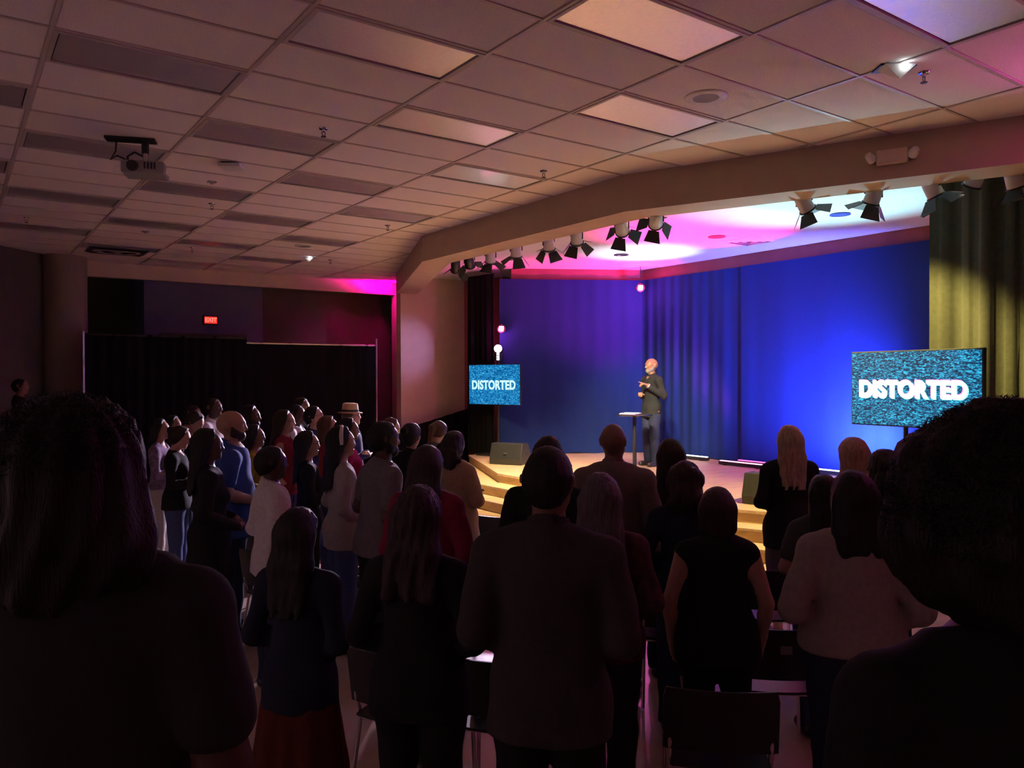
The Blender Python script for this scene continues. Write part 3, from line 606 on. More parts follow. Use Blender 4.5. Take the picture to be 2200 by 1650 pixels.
for (x, y, lab) in [(455, 390, 'small detector on the ceiling beyond the white box'), (312, 497, 'small detector on the ceiling beyond the dark light panels')]:
    t = thing('detector', lab, 'detector', at_z(x, y, ZC)); MB().box((0, 0, -0.006), (0.09, 0.06, 0.012)).build('plate', M_GREY, t); MB().lathe([(0, -0.012), (0.022, -0.012), (0.015, -0.03), (0, -0.032)], n=12).build('sensor', M_GREY, t)
p = at_z(300, 543, ZC); t = thing('air_vent', 'slatted air vent in the far left ceiling', 'vent', (round(p.x/U-.5)*U+U*.5, p.y, ZC))
for k in range(4):
    s = 0.29-0.07*k; vs = [(sx*s*1.6, sy*s, -0.006) for sx, sy in ((-1, -1), (1, -1), (1, 1), (-1, 1))]+[(sx*(s-.045)*1.6, sy*(s-.045), -0.035) for sx, sy in ((-1, -1), (1, -1), (1, 1), (-1, 1))]
    vs += [(x, y, z+0.005) for x, y, z in vs]
    MB().add(vs, [(i, (i+1) % 4, 4+(i+1) % 4, 4+i) for i in range(4)]+[(8+i, 12+i, 12+(i+1) % 4, 8+(i+1) % 4) for i in range(4)]+[(i, 8+i, 8+(i+1) % 4, (i+1) % 4) for i in range(4)]+[(4+i, 4+(i+1) % 4, 12+(i+1) % 4, 12+i) for i in range(4)]).build('louvre', M_TROF if k % 2 else M_BMETAL, t)
# projector on its ceiling arm
pm = at_z(312, 300, ZC); pj = at_depth(305, 366, to_px(pm)[2]); t = thing('ceiling_projector', 'grey projector hanging from the ceiling on a short pole with cables', 'projector', (pm.x, pm.y, pj.z), math.atan2(FWD.y, FWD.x)-math.pi/2+0.25)
up = ZC-pj.z
MB().box((0, 0, 0), (0.36, 0.30, 0.11)).build('case', M_GREY, t, bevel=0.018)
MB().lathe([(0, 0.03), (0.045, 0.03), (0.05, 0.0), (0.04, -0.01), (0, -0.005)], (-0.08, -0.155, 0.0), 16, Matrix.Rotation(math.pi/2, 3, 'X')).build('lens', M_BPLAS, t, smooth=40)
MB().box((0.184, -0.02, 0.0), (0.012, 0.16, 0.06)).build('side_vent', M_WPLAS, t)
for k in range(4): MB().box((0.02+0.028*k, -0.152, 0.01), (0.012, 0.01, 0.06)).build('grille_bar', M_BPLAS, t)
MB().tube([(0, 0, 0.055), (0, 0, up-0.05)], 0.02).build('pole', M_STEEL, t); MB().tube([(0, 0, up-0.13), (0, 0, up-0.012)], 0.032).build('collar', M_BMETAL, t)
MB().box((-0.12, 0, up-0.012), (0.42, 0.13, 0.022)).build('ceiling_plate', M_BMETAL, t)
MB().tube([(-0.24, 0, up-0.02), (-0.25, 0.01, up-0.12), (-0.29, 0, up-0.2), (-0.24, 0, 0.12), (-0.14, 0.0, 0.08), (-0.1, 0, 0.05)], 0.008, 6).build('cable', M_BPLAS, t)
MB().tube([(0, 0.02, up-0.16), (-0.1, 0.04, 0.17), (-0.16, 0.05, 0.13), (-0.15, 0.1, 0.0)], 0.010, 6).build('cable', M_BPLAS, t)
MB().tube([(-0.16, 0.02, 0.02), (-0.26, 0.02, 0.03), (-0.27, 0.02, -0.02), (-0.17, 0.02, -0.04)], 0.004, 6).build('cable', M_WPLAS, t)
for s in (-1, 1): MB().tube([(0, 0, 0.09), (s*0.13, 0.08, 0.055)], 0.012, 6).build('bracket_arm', M_BMETAL, t)
# ================================================================ people: signed-distance bodies, one continuous surface each
def v3(*a): return np.array(a, dtype=np.float32)
class Field:
    """union of tapered capsules; 'flat' squashes a capsule along a direction"""
    def __init__(s): s.p = []; s.cut = []
    def cone(s, a, b, r1, r2=None, k=0.03, flat=None, ratio=1.0, sub=False):
        s.p.append((np.asarray(a, np.float32), np.asarray(b, np.float32), r1, r1 if r2 is None else r2, k, None if flat is None else np.asarray(flat, np.float32)/np.linalg.norm(flat), ratio, sub)); return s
    def plane(s, pt, n): s.cut.append((np.asarray(pt, np.float32), np.asarray(n, np.float32)/np.linalg.norm(n))); return s     # keeps the side the normal points away from
    def mesh(s, vox, grow=0.0, noise=None):
        add = [q for q in s.p if not q[7]]
        lo = np.min([np.minimum(q[0], q[1])-max(q[2], q[3])-grow for q in add], axis=0)-3*vox
        hi = np.max([np.maximum(q[0], q[1])+max(q[2], q[3])+grow for q in add], axis=0)+3*vox
        n = np.maximum(4, np.ceil((hi-lo)/vox).astype(int)+1)
        F = np.full(n, 0.2, np.float32); ax = [lo[i]+vox*np.arange(n[i], dtype=np.float32) for i in range(3)]
        for a, b, r1, r2, k, fl, ratio, sub in s.p:
            r = max(r1, r2)+grow; pad = r+k+0.03
            i0 = np.maximum(0, ((np.minimum(a, b)-pad-lo)/vox).astype(int)); i1 = np.minimum(n, ((np.maximum(a, b)+pad-lo)/vox).astype(int)+2)
            if np.any(i1 <= i0): continue
            X = ax[0][i0[0]:i1[0], None, None]; Y = ax[1][None, i0[1]:i1[1], None]; Z = ax[2][None, None, i0[2]:i1[2]]
            d = b-a; dd = float(d@d)
            px, py, pz = X-a[0], Y-a[1], Z-a[2]
            t = np.clip((px*d[0]+py*d[1]+pz*d[2])/dd, 0, 1) if dd > 1e-9 else np.zeros(np.broadcast_shapes(px.shape, py.shape, pz.shape), np.float32)
            qx, qy, qz = px-t*d[0], py-t*d[1], pz-t*d[2]
            if fl is not None:
                c = (qx*fl[0]+qy*fl[1]+qz*fl[2])*(1/ratio-1); qx = qx+c*fl[0]; qy = qy+c*fl[1]; qz = qz+c*fl[2]
            D = np.sqrt(qx*qx+qy*qy+qz*qz)-(r1+(r2-r1)*t)-grow
            sl = (slice(i0[0], i1[0]), slice(i0[1], i1[1]), slice(i0[2], i1[2])); G = F[sl]
            if sub:
                h = np.clip(0.5-0.5*(G+D)/k, 0, 1); F[sl] = G*(1-h)+(-D)*h+k*h*(1-h)
            else:
                h = np.clip(0.5+0.5*(G-D)/k, 0, 1); F[sl] = G*(1-h)+D*h-k*h*(1-h)
        if noise is not None: F = F+noise(ax[0][:, None, None], ax[1][None, :, None], ax[2][None, None, :]).astype(np.float32)
        for pt, nr in s.cut:
            D = (ax[0][:, None, None]-pt[0])*nr[0]+(ax[1][None, :, None]-pt[1])*nr[1]+(ax[2][None, None, :]-pt[2])*nr[2]
            F = np.maximum(F, D)
        F[0], F[-1] = .05, .05; F[:, 0], F[:, -1] = .05, .05; F[:, :, 0], F[:, :, -1] = .05, .05
        return nets(F, lo, vox)
def nets(F, lo, vox):
    sg = F < 0; c = [sg[i:F.shape[0]-1+i, j:F.shape[1]-1+j, k:F.shape[2]-1+k] for i in (0, 1) for j in (0, 1) for k in (0, 1)]
    tot = sum(x.astype(np.int8) for x in c); act = (tot > 0) & (tot < 8); idx = np.full(act.shape, -1, np.int64); I = np.argwhere(act); idx[act] = np.arange(len(I))
    P = np.zeros((len(I), 3), np.float32); cnt = np.zeros((len(I), 1), np.float32); off = [(i, j, k) for i in (0, 1) for j in (0, 1) for k in (0, 1)]
    for a in range(8):
        for b in range(a+1, 8):
            if sum(abs(off[a][q]-off[b][q]) for q in range(3)) != 1: continue
            fa = F[I[:, 0]+off[a][0], I[:, 1]+off[a][1], I[:, 2]+off[a][2]]; fb = F[I[:, 0]+off[b][0], I[:, 1]+off[b][1], I[:, 2]+off[b][2]]
            m = (fa < 0) != (fb < 0); t = np.where(m, fa/np.where(m, fa-fb, 1), 0)[:, None]
            P += m[:, None]*(np.array(off[a], np.float32)+t*(np.array(off[b], np.float32)-np.array(off[a], np.float32))); cnt += m[:, None]
    P = lo+vox*(I+P/np.maximum(cnt, 1)); faces = []
    for axn in range(3):
        A = [slice(None)]*3; B = [slice(None)]*3; A[axn] = slice(0, -1); B[axn] = slice(1, None)
        ch = sg[tuple(A)] != sg[tuple(B)]; E = np.argwhere(ch); u, w_ = (axn+1) % 3, (axn+2) % 3
        E = E[(E[:, u] > 0) & (E[:, w_] > 0) & (E[:, u] < act.shape[u]) & (E[:, w_] < act.shape[w_])]
        q = []
        for du, dw in ((-1, -1), (0, -1), (0, 0), (-1, 0)):
            e = E.copy(); e[:, u] += du; e[:, w_] += dw; q.append(idx[e[:, 0], e[:, 1], e[:, 2]])
        Q = np.stack(q, 1); flip = ~sg[tuple(E.T)]; Q[flip] = Q[flip][:, ::-1]; faces.append(Q)
    return P, np.concatenate(faces)
def sdf_obj(name, field, m, vox, parent=None, grow=0.0, noise=None):
    P, Q = field.mesh(vox, grow, noise); me = bpy.data.meshes.new(name)
    me.vertices.add(len(P)); me.vertices.foreach_set('co', P.ravel().astype(np.float32)); me.loops.add(Q.size); me.loops.foreach_set('vertex_index', Q.ravel().astype(np.int32))
    me.polygons.add(len(Q)); me.polygons.foreach_set('loop_start', np.arange(0, Q.size, 4, dtype=np.int32)); me.polygons.foreach_set('use_smooth', np.ones(len(Q), bool))
    me.update(calc_edges=True); me.validate()
    return link(name, me, m, parent)
def rotm(pitch=0, yaw=0, roll=0): return np.array(Euler((pitch, roll, yaw), 'YXZ').to_matrix(), np.float32)
POSES = {  # elbow, wrist of the right arm (mirrored for the left), hand direction, finger curl
    'down': ((.235, -.03, 1.13), (.245, .05, .88), (0.0, .25, -1), .35), 'clasp': ((.245, -.05, 1.14), (.075, .19, 1.03), (-1, .25, -.15), .6),
    'cross': ((.235, .03, 1.13), (-.03, .195, 1.15), (-1, -.1, .25), .4), 'phone': ((.22, .0, 1.13), (.07, .25, 1.16), (-.5, .5, .5), .8),
    'chin': ((.17, .16, 1.2), (.03, .17, 1.42), (-.2, -.2, 1), .9), 'hips': ((.34, -.10, 1.16), (.18, .01, 1.0), (-.6, .6, -.4), .4),
    'pocket': ((.27, -.09, 1.13), (.19, .03, .93), (-.2, .3, -1), .5), 'wide': ((.29, -.06, 1.14), (.14, .2, 1.06), (-1, .5, 0.1), .6)}
def hand(F, W, hd, curl, side, palm_n, s=1.0, point=False, fist=False):
    hd = np.asarray(hd, np.float32); hd = hd/np.linalg.norm(hd); pn = np.asarray(palm_n, np.float32); pn = pn-hd*(pn@hd); pn /= np.linalg.norm(pn); ac = np.cross(hd, pn)*side
    W = np.asarray(W, np.float32); K = W+hd*.085*s
    for q in (-1, -.33, .33, 1): F.cone(W+hd*.012*s+ac*q*.014*s, K+ac*q*.027*s, .017*s, .0125*s, .012)
    for q, ln in ((-1, .062), (-.33, .072), (.33, .078), (1, .070)):
        cu = curl if not fist else 1.7
        if point and q == 1: cu = 0.05
        a = K+ac*q*.027*s; l1 = ln*s*.45; l2 = ln*s*.35; l3 = ln*s*.28
        d1 = hd*math.cos(cu*.7)+pn*math.sin(cu*.7); d2 = hd*math.cos(cu*1.4)+pn*math.sin(cu*1.4); d3 = hd*math.cos(cu*1.9)+pn*math.sin(cu*1.9)
        b = a+d1*l1; c = b+d2*l2; e = c+d3*l3
        F.cone(a, b, .0105*s, .0098*s, .005); F.cone(b, c, .0098*s, .009*s, .004); F.cone(c, e, .009*s, .0078*s, .004)
    T0 = W+hd*.028*s+ac*.024*s; T1 = T0+(hd*.55+ac*.75+pn*.3)*.042*s; T2 = T1+(hd*.85+ac*.1+pn*.45)*.034*s
    F.cone(T0, T1, .0155*s, .012*s, .010); F.cone(T1, T2, .011*s, .009*s, .005)
def person(label, pos, h, yaw, skin, hair=None, hcol=None, top=None, bottom=None, pose='clasp', poseL=None, female=False, fat=1.0, head=(0, 0, 0), vox=0.016, sleeve='long', lean=0.0, extras=(), shoe=None, face=True, loose=1.0, armsL=None, armsR=None, hairlen=1.38, eyes=False, bcol=None, pointing=False, group='people in the standing crowd', cat='person'):
    """pos: point under the feet; yaw: facing angle; body scaled from a 1.75 m figure"""
    s = h/1.75; B = Field(); sh = (.165 if female else .188)*(0.55+0.45*fat); hipw = .095*(1.06 if female else 1.0)
    Lr = rotm(pitch=-lean); piv = v3(0, 0, .95)
    def T(p): p = v3(*p); return (Lr @ (p-piv)+piv)*s if p[2] > .95 else p*s
    def cone(F, a, b, r1, r2=None, k=.03, flat=None, ratio=1.0, sub=False): F.cone(T(a), T(b), r1*s, (r1 if r2 is None else r2)*s, k*s, flat, ratio, sub)
    fy = (0, 1, 0)
    def torso(F, g=0.0, top_only=False, low=.90):
        w_ = fat
        cone(F, (-.055*w_, 0, low+.04), (.055*w_, 0, low+.04), (.112 if female else .10)*w_+g, None, .05, fy, .92)
        cone(F, (0, 0.0+.012*(w_-1)*4, .98), (0, .008+.03*(w_-1), 1.13), (.135 if female else .14)*w_+g, (.118 if female else .135)*w_+g, .05, fy, .76 if w_ < 1.15 else .86)
        cone(F, (0, .005, 1.12), (0, -.004, 1.34), (.12 if female else .135)*w_+g, (.138 if female else .155)*w_+g, .05, fy, .70)
        for q in (-1, 1):
            cone(F, (q*.045, -.005, 1.37), (q*(sh-.02), -.012, 1.395), .068+g, .056+g, .04, fy, .95); cone(F, (q*.03, -.025, 1.462), (q*.12, -.018, 1.425), .040+g*.7, .036+g*.7, .04)
            if female: cone(F, (q*.06, .075, 1.27), (q*.062, .085, 1.255), .058+g, .05+g, .04)
        cone(F, (0, -.03, 1.41), (0, -.022, 1.462), .072+g, .058+g, .03)
    def limb_pts(q):
        key = (poseL if (q < 0 and poseL) else pose); E, W_, hd, cu = POSES[key]
        if q < 0 and armsL: E, W_, hd, cu = armsL
        if q > 0 and armsR: E, W_, hd, cu = armsR
        dz_ = .035 if (q < 0 and key in ('cross', 'clasp')) else 0; kx = sh/.188 if not (armsL or armsR) else 1.0
        custom = (q < 0 and armsL) or (q > 0 and armsR)
        E_ = (E[0]*(1 if custom else q*(.3+.7*max(kx, fat*.95))), E[1], E[2]) if not custom else E; W2 = (W_[0]*(1 if custom else q), W_[1]*(1 if custom else (0.55+.45*fat)), W_[2]+dz_)
        hd2 = (hd[0]*(1 if custom else q), hd[1], hd[2])
        return (q*sh, -.012, 1.39), E_, W2, hd2, cu
    AW = .9 if female else 1.0; AW *= (.6+.4*fat)
    def arm(F, q, g=0.0, frac=1.0, hands=True):
        S_, E_, W_, hd, cu = limb_pts(q)
        S_, E_, W_ = (v3(*x) for x in (S_, E_, W_))
        if frac < 0.5:
            E2 = S_+(E_-S_)*(frac*2); cone(F, S_, E2, .053*AW+g, (.053-.012*frac*2)*AW+g*1.15, .03)
        else:
            f2 = (frac-.5)*2; cone(F, S_, E_, .053*AW+g, .041*AW+g, .03)
            W2 = E_+(W_-E_)*f2; cone(F, E_, E_+(W2-E_)*.3, .041*AW+g, .0405*AW+g, .02); cone(F, E_+(W2-E_)*.3, W2, .0405*AW+g, (.0405-.0125*f2)*AW+g, .02)
        if hands:
            pn = (-q*.3, .2, -1) if abs(hd[2]) < .8 else (-q, .1, 0)
            hT = Lr @ v3(*hd)
            hand(F, T(W_), hT, cu, q, pn, s*(0.9 if female else 1.0), point=pointing and q < 0)
    HR = rotm(head[0], head[1], head[2]); HP = v3(0, -.008, 1.51); hs = 1.01 if not female else 0.99
    def H(p): return T(tuple(HR @ ((v3(*p)-HP)*hs)+HP))
    def hcone(F, a, b, r1, r2=None, k=.02, flat=None, ratio=1.0, sub=False):
        F.cone(H(a), H(b), r1*s*hs, (r1 if r2 is None else r2)*s*hs, k*s, None if flat is None else Lr @ (HR @ v3(*flat)), ratio, sub)
    def skull(F, g=0.0):
        hcone(F, (0, -.035, 1.658), (0, .025, 1.664), .074+g, .069+g, .03, (1, 0, 0), .98); hcone(F, (0, -.03, 1.645), (0, .02, 1.645), .078+g, .07+g, .03, (1, 0, 0), .95); hcone(F, (0, -.018, 1.699), (0, .002, 1.699), .049+g, .047+g, .04)
    torso(B)
    for q in (-1, 1):
        arm(B, q)
        cone(B, (q*hipw, 0, .90), (q*.1, .012, .50), (.094 if female else .09)*(.5+.5*fat), .058, .04); cone(B, (q*.1, .012, .50), (q*.1, -.012, .30), .057, .053, .02); cone(B, (q*.1, -.012, .30), (q*.1, -.02, .09), .053, .036, .02)
        cone(B, (q*.1, -.04, .045), (q*.115, .12, .03), .04, .032, .02); cone(B, (q*.1, -.02, .09), (q*.1, -.03, .05), .037, .04, .02)
    cone(B, (0, -.022, 1.42), (0, -.002, 1.54), .058*(.95 if female else 1.04), .054*(.9 if female else 1.03), .02)
    skull(B)
    hcone(B, (0, .03, 1.60), (0, .052, 1.562), .056, .034, .02); hcone(B, (-.03, .02, 1.585), (.03, .02, 1.585), .04, None, .02); hcone(B, (0, .055, 1.64), (0, .05, 1.60), .043, .04, .02, (1, 0, 0), 1.15)
    for q in (-1, 1):
        hcone(B, (q*.081, -.024, 1.650), (q*.077, -.014, 1.612), .025, .015, .006, (1, .35*q, 0), .36)
        hcone(B, (q*.028, .083, 1.655), (q*.012, .09, 1.659), .011, .012, .014)
        hcone(B, (q*.037, .068, 1.618), (q*.03, .072, 1.61), .018, .016, .015)
    if face:
        hcone(B, (0, .094, 1.645), (0, .11, 1.610), .009, .0135, .010)
        for q in (-1, 1): hcone(B, (q*.011, .098, 1.606), (q*.011, .094, 1.606), .009, None, .006)
        hcone(B, (-.018, .088, 1.582), (.018, .088, 1.582), .0085, None, .008, (0, 0, 1), .8); hcone(B, (-.015, .086, 1.571), (.015, .086, 1.571), .009, None, .008, (0, 0, 1), .8)
        hcone(B, (0, .077, 1.548), (0, .075, 1.546), .021, None, .015)
        for q in (-1, 1): hcone(B, (q*.031, .092, 1.638), (q*.031, .088, 1.638), .011, None, .010, sub=True)
    body = sdf_obj('person', B, skin, vox); tag(body, label, cat, group)
    rs = np.random.default_rng(sum(ord(c_)*(i_+1) for i_, c_ in enumerate(label)) % 99991); ph = rs.uniform(0, 6.28, 8)
    def folds(A):
        return lambda X, Y, Z: A*s*(np.sin(26*Z+9*X+ph[0]+2*np.sin(7*X+ph[1]))*.5+np.sin(17*X-21*Z+11*Y+ph[2])*.35+np.sin(38*X+13*Z+ph[3])*.25)
    # shirt
    if top:
        g = .014*loose; C = Field(); hem = top.get('hem', .86); torso(C, g, low=max(.90, hem))
        if hem < .9:
            r_ = (.128 if female else .122)*fat; cone(C, (-.045*fat, 0, .95), (-.05*fat, 0, hem-.05), r_+g, r_+g*1.6+top.get('flare', 0), .05, fy, .9); cone(C, (.045*fat, 0, .95), (.05*fat, 0, hem-.05), r_+g, r_+g*1.6+top.get('flare', 0), .05, fy, .9)
        fr_ = {'long': .97, 'mid': .72, 'short': .33, 'none': 0}[sleeve]
        if fr_:
            for q in (-1, 1): arm(C, q, g*.9, fr_, False)
        C.plane(T((0, 0, hem)), (0, 0, -1))
        nk = top.get('neck', 0); C.cone(T((0, -.012, 1.42)), T((0, .03, 1.62)), (.060+nk)*s, (.066+nk)*s, .006*s, sub=True); C.cone(T((0, .07+nk*.4, 1.46)), T((0, .12, 1.50)), (.035+nk*.6)*s, .05*s, .02*s, sub=True); C.plane(T((0, -.02, 1.508)), Lr @ v3(0, .35, 1))
        o = sdf_obj(top.get('name', 'shirt'), C, top['m'], vox, body, 0, folds(.007*top.get('fold', 1.0)))
        if top.get('collar'):
            K = Field(); cone(K, (0, -.02, 1.462), (0, -.012, 1.51), .084, .073, .01); K.cone(T((0, -.02, 1.46)), T((0, .0, 1.56)), .062*s, .062*s, .004, sub=True); K.plane(T((0, -.01, 1.522)), Lr @ v3(0, .4, 1))
            sdf_obj('collar', K, top['m'], .011, body)
    if bottom:
        C = Field(); kind = bottom.get('kind', 'trousers'); g = .013*bottom.get('loose', 1.0); low = bottom.get('low', .06); wst = min(.99, (top or {}).get('hem', .86)+.05)
        if kind == 'skirt':
            cone(C, (-.05, 0, .99), (-.07, .0, low), .125*fat, .18*fat, .06, fy, .9); cone(C, (.05, 0, .99), (.07, 0, low), .125*fat, .18*fat, .06, fy, .9); C.plane(T((0, 0, low)), (0, 0, -1)); C.plane(T((0, 0, wst)), (0, 0, 1))
            nz_ = lambda X, Y, Z: .010*np.sin(9*np.arctan2(X, Y)+ph[4]+3*np.sin(2*Z))*np.clip((1.0*s-Z)/(.5*s), 0, 1)
        else:
            cone(C, (-.05*fat, 0, .94), (.05*fat, 0, .94), (.115 if female else .104)*fat+g*.7, None, .05, fy, .92)
            for q in (-1, 1):
                cone(C, (q*hipw, 0, .90), (q*.1, .012, .50), .094*(.5+.5*fat)+g*.6, .062+g, .04); cone(C, (q*.1, .012, .50), (q*.1, -.015, min(.3, low+.0)), .062+g, .055+g*1.1, .02)
                if low < .3: cone(C, (q*.1, -.015, .30), (q*.1, -.018, low), .055+g*1.1, .044+g*1.4, .02)
            C.plane(T((0, 0, low)), (0, 0, -1)); C.plane(T((0, 0, wst)), (0, 0, 1)); nz_ = folds(.006)
        sdf_obj(kind, C, bottom['m'], vox, body, 0, nz_)
    if shoe is not None:
        for q in (-1, 1):
            C = Field(); cone(C, (q*.1, -.045, .045), (q*.116, .13, .035), .05, .042, .02); cone(C, (q*.1, -.03, .08), (q*.1, -.04, .05), .048, .05, .02); C.plane(v3(0, 0, .004)*s, (0, 0, -1)); C.plane(v3(0, 0, .105)*s, (0, 0, 1)); sdf_obj('shoe', C, shoe, max(vox, .014), body)
    # hair
    if hair:
        C = Field(); A = .004; fq = 34.0
        if hair == 'fringe':
            hcone(C, (0, -.035, 1.64), (0, -.02, 1.62), .081, .078, .02); C.plane(H((0, 0, 1.668)), Lr @ (HR @ v3(0, .25, 1))); C.plane(H((0, .015, 1.64)), Lr @ (HR @ v3(0, 1, .1))); A = .001
        else:
            skull(C, {'short': .010, 'buzz': .005}.get(hair, .018))
            if hair == 'short': hcone(C, (0, -.055, 1.62), (0, -.05, 1.58), .064, .052, .02)
            if hair == 'buzz': hcone(C, (0, -.05, 1.63), (0, -.045, 1.59), .058, .05, .02)
            if hair in ('long', 'wavy', 'straight'):
                lw = {'long': .075, 'wavy': .09, 'straight': .068}[hair]
                for q in (-1, 0, 1):
                    C.cone(H((q*.045, -.045, 1.63)), H((q*.062, -.075, 1.50)), .062*s, .05*s, .03*s)
                    C.cone(H((q*.062, -.075, 1.50)), T((q*lw, -.115, hairlen)), .05*s, .035*s, .03*s)
                A = .009 if hair == 'wavy' else .005
            if hair == 'bob':
                for q in (-1, 1): hcone(C, (q*.05, -.03, 1.64), (q*.062, -.035, 1.545), .055, .045, .03)
                hcone(C, (0, -.06, 1.64), (0, -.065, 1.54), .07, .055, .03)
            if hair == 'ponytail':
                hcone(C, (0, -.10, 1.69), (0, -.145, 1.64), .03, .035, .02); C.cone(H((0, -.145, 1.64)), T((0, -.15, hairlen)), .034*s, .016*s, .02)
            if hair == 'bun': hcone(C, (0, -.115, 1.68), (0, -.125, 1.685), .045, .045, .015); hcone(C, (0, -.06, 1.61), (0, -.05, 1.59), .06, None, .02)
            if hair == 'curly':
                for k_ in range(46):
                    u_ = rs.uniform(-1, 1, 3); u_ /= np.linalg.norm(u_); c_ = v3(0, -.03, 1.64)+u_*v3(.082, .085, .095)
                    if c_[1] > .05 and c_[2] < 1.69: continue
                    hcone(C, c_, c_+v3(0, -.005, -.01), rs.uniform(.028, .042), None, .02)
                for k_ in range(26):
                    c_ = v3(rs.uniform(-.1, .1), rs.uniform(-.13, -.05), rs.uniform(1.45, 1.62)); hcone(C, c_, c_+v3(0, 0, -.012), rs.uniform(.03, .042), None, .025)
                A = .006
            if hair == 'afro':
                hcone(C, (0, -.04, 1.66), (0, -.03, 1.67), .15, None, .03)
                for k_ in range(130):
                    u_ = rs.uniform(-1, 1, 3); u_ /= np.linalg.norm(u_); c_ = v3(0, -.035, 1.665)+u_*.135
                    if c_[1] > .07: continue
                    hcone(C, c_, c_+v3(0, 0, .004), rs.uniform(.02, .045), None, .02)
                A = .008
            if hair == 'big':
                for q in (-1, 1): hcone(C, (q*.05, -.05, 1.65), (q*.085, -.06, 1.50), .08, .07, .04); C.cone(H((q*.085, -.06, 1.5)), T((q*.10, -.08, hairlen)), .07*s, .05*s, .04*s)
                hcone(C, (0, -.07, 1.66), (0, -.1, 1.5), .09, .08, .04); C.cone(H((0, -.1, 1.5)), T((0, -.12, hairlen)), .08*s, .06*s, .04); A = .012
            if hair not in ('afro',):
                fr0 = H((0, .052, 1.70)); C.plane(fr0, Lr @ (HR @ v3(0, 1, -.42)))
                if hair in ('short', 'buzz'): C.plane(H((0, .0, 1.60)), Lr @ (HR @ v3(0, .9, -.9))); C.plane(H((0, -.05, 1.565)), Lr @ (HR @ v3(0, .3, -1)))
                else: C.plane(H((0, .035, 1.62)), Lr @ (HR @ v3(0, 1, -.1)))
        hx, hy, hz_ = H((0, -.02, 1.65))
        def hnoise(X, Y, Z): return A*s*(np.sin(fq*.5*np.arctan2(X-hx, Y-hy)+14*Z+ph[5]+2.5*np.sin(11*Z+ph[6]))*.6+np.sin(31*Z+24*X+ph[7])*.3+np.sin(47*X-39*Y+33*Z)*.25)
        ho = sdf_obj('hair', C, hcol, min(vox, .013) if hair != 'afro' else .014, body, 0, hnoise)
    if eyes:
        for q in (-1, 1):
            c_ = Vector(H((q*.031, .079, 1.638))); e_ = MB().lathe([(0, .012*s), (.0085*s, .0085*s), (.012*s, 0), (.0085*s, -.0085*s), (0, -.012*s)], c_, 10).build('eye', mat('eye white', (.62, .58, .55), .25), body, smooth=80)
            f_ = Vector((Lr @ (HR @ v3(0, 1, 0))).tolist()); MB().lathe([(0, .0128*s), (.0055*s, .0110*s)], c_, 10, f_.to_track_quat('Z', 'Y').to_matrix()).build('iris', mat('dark iris', (.02, .012, .008), .15), e_)
            MB().tube([Vector(H((q*.014, .0975, 1.660))), Vector(H((q*.03, .095, 1.668))), Vector(H((q*.048, .083, 1.662)))], [.0035*s, .0042*s, .002*s], 6).build('eyebrow', hcol if hcol else mat('grey hair', (.3, .28, .26), .8), body)
        MB().tube([Vector(H((-.022, .091, 1.577))), Vector(H((0, .0975, 1.577))), Vector(H((.022, .091, 1.577)))], [.002*s, .0045*s, .002*s], 6).build('lips', mat('lips', (.30, .10, .09), .5), body)
    for e in extras:
        if e == 'beard':
            K = Field(); hcone(K, (0, .03, 1.588), (0, .060, 1.556), .0575, .045, .015); hcone(K, (-.03, .02, 1.58), (.03, .02, 1.58), .0455, None, .015)
            for q in (-1, 1): hcone(K, (q*.05, .02, 1.585), (q*.064, -.008, 1.63), .026, .016, .015)
            K.plane(H((0, .075, 1.590)), Lr @ (HR @ v3(0, .5, .87))); K.plane(H((0, -.012, 1.6)), Lr @ (HR @ v3(0, -1, .1)))
            for q in (-1, 1): K.cone(H((q*.004, .094, 1.594)), H((q*.024, .086, 1.585)), .009*s, .007*s, .006*s)
            sdf_obj('beard', K, bcol or hcol, .008, body)
        if e == 'glasses':
            G = MB()
            for q in (-1, 1):
                pts = [Vector(H((q*.032+.022*math.cos(a_)*1.1, .098, 1.640+.017*math.sin(a_)))) for a_ in np.linspace(0, 2*math.pi, 13)]; G.tube(pts, .0022, 5, False); G.tube([Vector(H((q*.056, .096, 1.643))), Vector(H((q*.078, .05, 1.648))), Vector(H((q*.08, -.01, 1.645)))], .0024, 5)
            G.tube([Vector(H((-.011, .103, 1.643))), Vector(H((.011, .103, 1.643)))], .0022, 5); G.build('glasses', M_BPLAS, body)
        if e == 'headband':
            G = MB(); pts = [Vector(H((.1*math.cos(a_), -.012-.03*abs(math.cos(a_))+.012, 1.645+.115*math.sin(a_)))) for a_ in np.linspace(-.15, math.pi+.15, 19)]; G.tube(pts, .017, 8); G.build('headband', mat('ivory headband', (.7, .66, .6), .8), body, smooth=60)
        if e == 'hat':
            Rh = Matrix((Lr @ HR @ rotm(-.12)).tolist()); c_ = Vector(H((0, -.012, 1.70))); k_ = s*hs
            o = MB().lathe([(r_*k_, z_*k_) for r_, z_ in ((.155, -.012), (.15, -.004), (.105, .004), (.100, .06), (.092, .105), (.05, .115), (.0, .098))], c_, 28, Rh).lathe([(r_*k_, z_*k_) for r_, z_ in ((.155, -.012), (.10, -.008), (.095, .05), (0, .09))], c_, 28, Rh).build('straw_hat', mat('straw', (.62, .46, .24), .85, var=.15, scale=80), body, smooth=50)
            MB().lathe([(r_*k_, z_*k_) for r_, z_ in ((.107, .006), (.108, .03), (.104, .032), (.103, .006))], c_, 28, Rh).build('hat_band', M_BPLAS, body, smooth=50)
